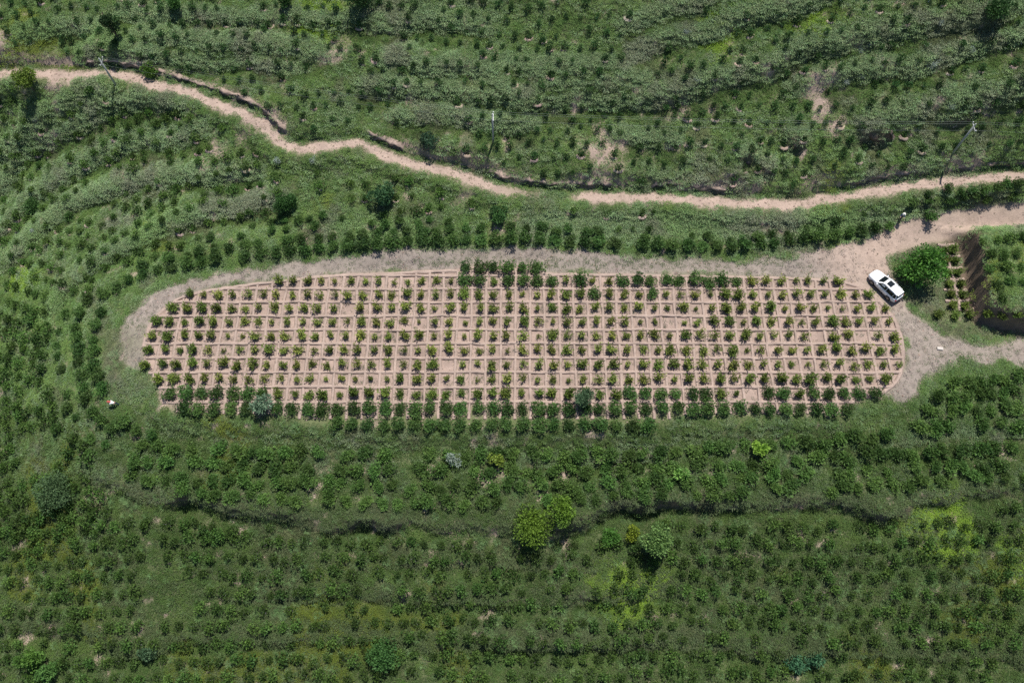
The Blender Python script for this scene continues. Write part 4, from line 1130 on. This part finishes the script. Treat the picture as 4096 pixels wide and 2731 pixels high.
def interp(x, T):
    return float(np.interp(x, [t[0] for t in T], [t[1] for t in T]))
WT = [(-2.40,.70),(-2.34,.80),(-2.1,.89),(-1.6,.93),(0,.935),(1.2,.925),(1.8,.89),(2.1,.82),(2.28,.70),(2.38,.52)]
ZT = [(-2.40,.80),(-2.34,1.0),(-2.2,1.06),(0,1.04),(.7,1.08),(1.2,1.06),(1.8,.98),(2.1,.90),(2.28,.80),(2.38,.66)]
ZB = [(-2.40,.48),(-2.3,.34),(-1.8,.26),(1.8,.26),(2.25,.32),(2.38,.42)]
bm = bmesh.new()
rings = []
for x in [-2.40,-2.36,-2.28,-2.1,-1.8,-1.4,-.9,-.4,.1,.6,1.0,1.4,1.75,2.0,2.16,2.28,2.35,2.38]:
    wd, zt, zb = interp(x, WT), interp(x, ZT), interp(x, ZB)
    half = [(0, zb), (.80 * wd, zb), (.96 * wd, zb + .10), (wd, zb + .28), (wd * .995, zt - .22), (wd * .965, zt - .08), (wd * .88, zt), (wd * .5, zt + .025), (0, zt + .03)]
    pts = half + [(-a, b) for a, b in half[-2:0:-1]]
    rings.append([bm.verts.new((x, a, b)) for a, b in pts])
for a, b in zip(rings[:-1], rings[1:]):
    for i in range(len(a)):
        j = (i + 1) % len(a)
        bm.faces.new((a[i], a[j], b[j], b[i]))
bm.faces.new(rings[0][::-1]); bm.faces.new(rings[-1])
body = bm_obj('body', bm, M_WHITE, car, True)
# greenhouse shell
def gh(x, z0f, z1f): pass
LOWX, UPX = (.95, -2.28), (.25, -1.98)
lowp = [(.98, .70), (.90, .84), (-.6, .875), (-1.7, .85), (-2.26, .74)]
upp = [(.26, .50), (.18, .62), (-.6, .655), (-1.7, .635), (-2.02, .56)]
zl = [1.07, 1.05, 1.03, 1.04, 1.05]; zu = [1.60, 1.60, 1.655, 1.64, 1.60]
bm = bmesh.new()
L_ = [bm.verts.new((p[0], p[1], z)) for p, z in zip(lowp, zl)]; U_ = [bm.verts.new((p[0], p[1], z)) for p, z in zip(upp, zu)]
L2 = [bm.verts.new((p[0], -p[1], z)) for p, z in zip(lowp, zl)]; U2 = [bm.verts.new((p[0], -p[1], z)) for p, z in zip(upp, zu)]
T_ = [bm.verts.new((p[0], 0, z + .035)) for p, z in zip(upp, zu)]
for i in range(4):
    bm.faces.new((L_[i], L_[i + 1], U_[i + 1], U_[i])); bm.faces.new((L2[i + 1], L2[i], U2[i], U2[i + 1]))
    bm.faces.new((U_[i], U_[i + 1], T_[i + 1], T_[i])); bm.faces.new((T_[i], T_[i + 1], U2[i + 1], U2[i]))
bm.faces.new((L_[0], U_[0], T_[0], U2[0], L2[0])); bm.faces.new((L2[4], U2[4], T_[4], U_[4], L_[4]))
cab = bm_obj('cabin', bm, M_WHITE, car)
def lerp3(a, b, t): return Vector(a).lerp(Vector(b), t)
def panel(name, lo0, lo1, up0, up1, b0, b1, parent=car, material=M_GLASS, t=.012, i0=.03, i1=.03):
    q = [lerp3(lerp3(lo0, up0, b0), lerp3(lo1, up1, b0), i0), lerp3(lerp3(lo0, up0, b0), lerp3(lo1, up1, b0), 1 - i1),
         lerp3(lerp3(lo0, up0, b1), lerp3(lo1, up1, b1), 1 - i1), lerp3(lerp3(lo0, up0, b1), lerp3(lo1, up1, b1), i0)]
    b = bmesh.new(); slab(b, q, t)
    return bm_obj(name, b, material, parent)
pl_ = lambda i, s: (lowp[i][0], s * lowp[i][1], zl[i])
pu_ = lambda i, s: (upp[i][0], s * upp[i][1], zu[i])
panel('windscreen', pl_(0, -1), pl_(0, 1), pu_(0, -1), pu_(0, 1), .04, .95, t=.012)
panel('rear_window', pl_(4, 1), pl_(4, -1), pu_(4, 1), pu_(4, -1), .22, .93, t=.012)
for s in (1, -1):
    for (i, j, a, b_) in ((1, 2, .06, .03), (2, 3, .03, .03), (3, 4, .05, .22)):
        if s > 0: panel('side_window', pl_(j, 1), pl_(i, 1), pu_(j, 1), pu_(i, 1), .06, .88, t=-.014, i0=b_, i1=a)
        else: panel('side_window', pl_(i, -1), pl_(j, -1), pu_(i, -1), pu_(j, -1), .06, .88, t=-.014, i0=a, i1=b_)
b = bmesh.new(); slab(b, [(-.75, -.42, 1.70), (-.02, -.40, 1.655), (-.02, .40, 1.655), (-.75, .42, 1.70)], .014); bm_obj('sunroof', b, M_GLASS, car)
for s in (1, -1):
    b = bmesh.new(); box(b, (-.85, s * .60, 1.70), (1.9, .045, .04), None, .012)
    for px in (.02, -.85, -1.7): box(b, (px, s * .60, 1.668), (.09, .04, .04))
    bm_obj('roof_rail', b, M_ALLOY, car)
    b = bmesh.new(); box(b, (.72, s * 1.02, 1.06), (.14, .20, .13), None, .03); box(b, (.74, s * .93, 1.02), (.06, .10, .04))
    bm_obj('wing_mirror', b, M_WHITE, car)
    b = bmesh.new(); box(b, (2.12, s * .66, .80), (.26, .20, .12), Matrix.Rotation(-s * .5, 3, 'Z'), .03); bm_obj('headlight', b, M_LAMP, car)
    b = bmesh.new(); box(b, (-2.30, s * .72, .93), (.16, .22, .13), Matrix.Rotation(s * .35, 3, 'Z'), .02); bm_obj('tail_light', b, M_RED, car)
    for hx in (.30, -.75):
        b = bmesh.new(); box(b, (hx, s * .945, .86), (.20, .03, .035), None, .008); bm_obj('door_handle', b, M_WHITE, car)
    b = bmesh.new(); box(b, (0, s * .925, .30), (2.0, .06, .10), None, .02); bm_obj('side_skirt', b, M_BLACK, car)
    for wx in (1.36, -1.40):
        b = bmesh.new(); cyl(b, (wx, s * .86, .37), .415, .415, .17, 'Y', 28); bm_obj('wheel_arch', b, M_BLACK, car)
        b = bmesh.new(); cyl(b, (wx, s * .865, .345), .345, .345, .22, 'Y', 28)
        bmesh.ops.bevel(b, geom=[e for e in b.edges if abs(e.verts[0].co.y - e.verts[1].co.y) < 1e-4], offset=.03, segments=2, affect='EDGES')
        wh = bm_obj('wheel', b, M_TYRE, car, True)
        b = bmesh.new(); cyl(b, (wx, s * .975, .345), .08, .08, .02, 'Y', 12)
        for k in range(5):
            a = k * 2 * math.pi / 5 + .3
            box(b, (wx + math.cos(a) * .13, s * .975, .345 + math.sin(a) * .13), (.24, .015, .055), Matrix.Rotation(-a, 3, 'Y'))
        for k in range(24):
            a = k * 2 * math.pi / 24
            box(b, (wx + math.cos(a) * .235, s * .974, .345 + math.sin(a) * .235), (.025, .018, .066), Matrix.Rotation(-a, 3, 'Y'))
        bm_obj('rim', b, M_ALLOY, wh)
b = bmesh.new(); box(b, (2.36, 0, .60), (.06, .9, .16), None, .02); bm_obj('grille', b, M_BLACK, car)
b = bmesh.new(); box(b, (-2.36, 0, .50), (.12, 1.35, .2), None, .03); bm_obj('rear_bumper', b, M_BLACK, car)
b = bmesh.new(); box(b, (-2.405, 0, .84), (.02, .44, .14)); bm_obj('number_plate', b, M_PLATE, car)
b = bmesh.new(); box(b, (-2.36, 0, .96), (.05, 1.0, .04), None, .01); bm_obj('tailgate_trim', b, M_ALLOY, car)
b = bmesh.new(); box(b, (-2.06, 0, 1.645), (.22, 1.1, .035), None, .012); bm_obj('roof_spoiler', b, M_WHITE, car)
for s in (1, -1):
    for sx in (.82, -.22, -1.15):
        b = bmesh.new(); box(b, (sx, s * .932, .74), (.014, .012, .5)); bm_obj('door_seam', b, M_BLACK, car)
b = bmesh.new(); box(b, (1.98, 0, .935), (.05, 1.25, .012)); bm_obj('bonnet_seam', b, M_BLACK, car)

# ------------------------------------------------------------------ people
M_SKIN = plain('skin', (.42, .26, .18), .6)
M_SHIRT = plain('white_cotton', (.80, .80, .82), .85, noise=.06)
M_SCARF = plain('red_scarf', (.42, .09, .07), .85, noise=.2)
M_NAVY = plain('navy_cloth', (.018, .03, .075), .85, noise=.2)
M_BLUE = plain('blue_cloth', (.05, .09, .22), .85, noise=.2)
M_SHOE = plain('shoe', (.55, .55, .55), .7)
M_STRAW = plain('pale_hat', (.78, .76, .70), .8, noise=.06)
M_HAIR = plain('hair', (.012, .010, .009), .6)
def skin_mesh(name, V, E, R, root=0, level=2):
    me = bpy.data.meshes.new(name); me.from_pydata([tuple(v) for v in V], E, [])
    o = bpy.data.objects.new(name, me); COL.objects.link(o)
    sk = o.modifiers.new('skin', 'SKIN'); sk.use_smooth_shade = True
    for i, r in enumerate(R):
        me.skin_vertices[0].data[i].radius = (r, r) if not isinstance(r, tuple) else r
        me.skin_vertices[0].data[i].use_root = (i == root)
    sb = o.modifiers.new('sub', 'SUBSURF'); sb.levels = sb.render_levels = level
    dg = bpy.context.evaluated_depsgraph_get()
    out = bpy.data.meshes.new_from_object(o.evaluated_get(dg))
    bpy.data.objects.remove(o); out.name = name
    return out
def person(loc, rz, label, bend, shirt, trousers, hat, hat_m, stride, arms):
    t = tag(empty('person', loc, rz), label, 'person')
    hip = Vector((0, 0, .86)); b = bend
    def tor(dist): return hip + Vector((math.sin(b) * dist, 0, math.cos(b) * dist))
    nk, hc = tor(.52), tor(.66)
    d = (hc - nk).normalized()
    V = [hip, tor(.2), tor(.40), nk, nk + d * .07, nk + d * .14, nk + d * .23]; E = [(i, i + 1) for i in range(6)]
    R = [(.135, .10), (.135, .105), (.155, .11), .055, .055, (.085, .095), (.06, .065)]
    J = []
    for s in (1, -1):
        sh = tor(.45) + Vector((0, s * .18, 0)); el = sh + arms[0] + Vector((0, s * .05, 0)); wr = el + arms[1]
        i = len(V); V += [sh, el, wr, wr + arms[1].normalized() * .07]; E += [(2, i), (i, i + 1), (i + 1, i + 2), (i + 2, i + 3)]; R += [.06, .045, .034, .038]
        for f in range(4):
            k = len(V); dr = arms[1].normalized()
            kb = wr + dr * .09 + Vector((0, (f - 1.5) * .02, 0))
            V += [kb + dr * .035, kb + dr * (.065 + .012 * (f in (1, 2))) + Vector((0, 0, -.012))]; E += [(i + 3, k), (k, k + 1)]; R += [.010, .008]
        k = len(V); V += [wr + arms[1].normalized() * .04 + Vector((.03, -s * .045, 0)), wr + arms[1].normalized() * .075 + Vector((.035, -s * .06, 0))]; E += [(i + 2, k), (k, k + 1)]; R += [.012, .009]
        fx = stride * s
        hp = hip + Vector((0, s * .09, -.04)); kn = Vector((fx * .55 + .05, s * .10, .46)); an = Vector((fx, s * .10, .08)); to = an + Vector((.16, 0, -.045))
        i = len(V); V += [hp, kn, an, to]; E += [(0, i), (i, i + 1), (i + 1, i + 2), (i + 2, i + 3)]; R += [.095, .065, .045, .04]
        J.append((sh, el, wr, hp, kn, an, to))
    link('body', skin_mesh('body', V, E, R), t).data.materials.append(M_SKIN)
    V = [hip + Vector((0, 0, .02)), tor(.2), tor(.40), tor(.50)]; E = [(0, 1), (1, 2), (2, 3)]; R = [(.16, .125), (.16, .125), (.18, .13), (.09, .08)]
    for k, (sh, el, wr, *_r) in enumerate(J):
        i = len(V); V += [sh, el, el.lerp(wr, .85)]; E += [(2, i), (i, i + 1), (i + 1, i + 2)]; R += [.085, .065, .05]
    link('shirt', skin_mesh('shirt', V, E, R), t).data.materials.append(shirt)
    V = [hip + Vector((0, 0, .05)), hip - Vector((0, 0, .06))]; E = [(0, 1)]; R = [(.155, .12), (.15, .12)]
    for k, j in enumerate(J):
        i = len(V); V += [j[3], j[4], j[5] + Vector((0, 0, .02))]; E += [(1, i), (i, i + 1), (i + 1, i + 2)]; R += [.115, .085, .07]
    link('trousers', skin_mesh('trousers', V, E, R), t).data.materials.append(trousers)
    for j in J:
        b_ = bmesh.new(); box(b_, (j[5].x + .05, j[5].y, .045), (.27, .10, .09), None, .03); bm_obj('shoe', b_, M_SHOE, t, True)
    hcen = nk + d * .17
    b_ = bmesh.new()
    bmesh.ops.create_uvsphere(b_, u_segments=16, v_segments=10, radius=.108); bmesh.ops.transform(b_, matrix=Matrix.Translation(hcen + d * .045) , verts=b_.verts)
    bm_obj('hair', b_, M_HAIR, t, True)
    b_ = bmesh.new()
    q = d.to_track_quat('Z', 'X').to_matrix().to_4x4()
    for z0, z1, r0, r1 in ((0.0, .02, .21, .17), (.02, .09, .125, .115), (.09, .12, .115, .05)) if hat == 'brim' else ((-.16, -.02, .17, .15), (-.02, .07, .15, .125), (.07, .12, .125, .03)):
        r_ = bmesh.ops.create_cone(b_, cap_ends=True, segments=18, radius1=r0, radius2=r1, depth=z1 - z0)
        bmesh.ops.transform(b_, matrix=Matrix.Translation(hcen + d * .06) @ q @ Matrix.Translation((0, 0, (z0 + z1) / 2)), verts=r_['verts'])
    if hat != 'brim':
        r_ = bmesh.ops.create_cone(b_, cap_ends=True, segments=14, radius1=.19, radius2=.13, depth=.16)
        bmesh.ops.transform(b_, matrix=Matrix.Translation(nk - d * .03 + Vector((0, 0, .03))) @ q, verts=r_['verts'])
    bm_obj('hat' if hat == 'brim' else 'headscarf', b_, hat_m, t, True)
    # face
    fr = d.cross(Vector((0, 1, 0))).normalized() * -1
    for nm, off, sz in (('eye', (.028, .02), .012), ('eye', (-.028, .02), .012)):
        b_ = bmesh.new(); bmesh.ops.create_uvsphere(b_, u_segments=8, v_segments=6, radius=sz)
        bmesh.ops.transform(b_, matrix=Matrix.Translation(hcen + fr * .092 + Vector((0, off[0], 0)) + d * off[1]), verts=b_.verts); bm_obj(nm, b_, M_HAIR, t)
    b_ = bmesh.new(); box(b_, hcen + fr * .1 - d * .005, (.03, .025, .035), None, .008); bm_obj('nose', b_, M_SKIN, t, True)
    b_ = bmesh.new(); box(b_, hcen + fr * .088 - d * .05, (.012, .05, .014), None, .004); bm_obj('mouth', b_, M_SCARF, t)
    return t
def clear_of_plants(loc, r):
    """no shrub stands where a person stands"""
    hit = [o for o in SC.objects if o.parent is None and o.get('category') in ('shrub', 'sapling', 'seedling') and (o.location.xy - Vector(loc[:2])).length < r]
    for o in hit:
        for c in list(o.children): bpy.data.objects.remove(c)
        bpy.data.objects.remove(o)
g = on_ground([270], [931])[0]; clear_of_plants(g, 1.3)
person((g[0], g[1], g[2] - .02), math.pi - .12, 'person in white shirt and red headscarf stooping among shrubs left of plot', math.radians(72), M_SHIRT, M_NAVY, 'scarf', M_SCARF, .28, (Vector((.10, 0, -.25)), Vector((.14, 0, -.18))))
g = on_ground([2066], [503])[0]; clear_of_plants(g, 1.1)
person((g[0], g[1], g[2] - .02), math.radians(250), 'person in pale brimmed hat and blue clothes standing behind shrub row', math.radians(22), M_BLUE, M_NAVY, 'brim', M_STRAW, .06, (Vector((.06, 0, -.27)), Vector((.20, 0, .02))))

# ------------------------------------------------------------------ utility poles and wires
M_CONC = plain('pole_concrete', (.30, .32, .31), .85, noise=.25, nscale=6)
M_STEEL = plain('galvanised', (.35, .36, .37), .45, .8)
M_PORC = plain('porcelain', (.85, .85, .83), .2)
M_WIRE = plain('wire', (.2, .23, .21), .5, .4)
ends = []
for (bu, bv, tv, side) in ((267, 197, 137, 'left, leaning outward beside dirt road'), (1133, 329, 264, 'middle, standing on slope above road bend'), (2186, 354, 287, 'rightmost, near eroded scarps')):
    g = on_ground([bu], [bv])[0]
    hs = np.linspace(3, 9, 200); vv = project(np.full(200, g[0]), np.full(200, g[1]), g[2] + hs)[1]
    h = float(hs[np.argmin(np.abs(vv - tv))])
    t = tag(empty('utility_pole', (g[0], g[1], g[2])), 'grey concrete utility pole, ' + side, 'pole', 'utility poles on the slope')
    b = bmesh.new(); cyl(b, (0, 0, h / 2 - .2), .155, .095, h + .4, 'Z', 16); bm_obj('shaft', b, M_CONC, t, True)
    b = bmesh.new(); box(b, (.10, 0, h - .45), (.07, 1.5, .08), None, .01); box(b, (.10, 0, h - .62), (.04, .5, .04)); bm_obj('crossarm', b, M_STEEL, t)
    tops = [Vector((0, 0, h + .22)), Vector((.10, .68, h - .22)), Vector((.10, -.68, h - .22))]
    for p in tops:
        b = bmesh.new()
        for z0, r0 in ((-.14, .05), (-.08, .075), (-.02, .055)): cyl(b, (p.x, p.y, p.z + z0), r0, r0 * .8, .06, 'Z', 12)
        cyl(b, (p.x, p.y, p.z - .19), .02, .02, .1, 'Z', 8)
        bm_obj('insulator', b, M_PORC, t, True)
    ends.append([Vector(g) + p for p in tops])
far = [p + Vector((42, -1.5, .8)) for p in ends[2]]
for k, nm in enumerate(('highest of three thin wires between poles', 'far-side thin wire on pole crossarms', 'near-side lower thin wire on pole crossarms')):
    pts = []
    stops = [e[k] for e in ends] + [far[k]]
    for a, b in zip(stops[:-1], stops[1:]):
        for q in range(24):
            s = q / 24
            p = a.lerp(b, s); p.z -= 4 * .55 * s * (1 - s); pts.append(np.array(p))
    pts.append(np.array(stops[-1]))
    V, F = tubes([(np.array(pts), np.full(len(pts), .009))], 5)
    tag(link('power_wire', np_mesh('power_wire', V, F, None, M_WIRE, True)), nm, 'wire', 'wires between the utility poles')

# ------------------------------------------------------------------ small things
M_STONE = plain('pale_stone', (.52, .47, .42), .85, noise=.2, nscale=9)
g = on_ground([2158], [801])[0]
b = bmesh.new(); box(b, (0, 0, .09), (.72, .42, .2), Matrix.Rotation(.05, 3, 'X'), .03)
for v in b.verts: v.co += Vector((random.uniform(-.03, .03), random.uniform(-.03, .03), random.uniform(-.015, .015)))
o = bm_obj('stone_slab', b, M_STONE); o.location = g; o.rotation_euler = (0, 0, -.1)
tag(o, 'pale flat stone block lying on the wide track', 'stone')
g = on_ground([1955], [681])[0]
V, F = [], []
for i in range(9):
    a = i / 8 * 2.2
    for s in (0, 1): V.append((.24 * math.sin(a), .2 * math.cos(a) + s * .07, .10 + .05 * math.sin(a * 2) + s * .04))
F = [(2 * i, 2 * i + 2, 2 * i + 3, 2 * i + 1) for i in range(8)]
o = link('plastic_scrap', np_mesh('plastic_scrap', V, F, None, plain('white_plastic', (.85, .85, .85), .4), True)); o.location = (g[0], g[1], .02)
tag(o, 'curled white plastic scrap beside a sapling near the car', 'scrap')
md = o.modifiers.new('thick', 'SOLIDIFY'); md.thickness = .006
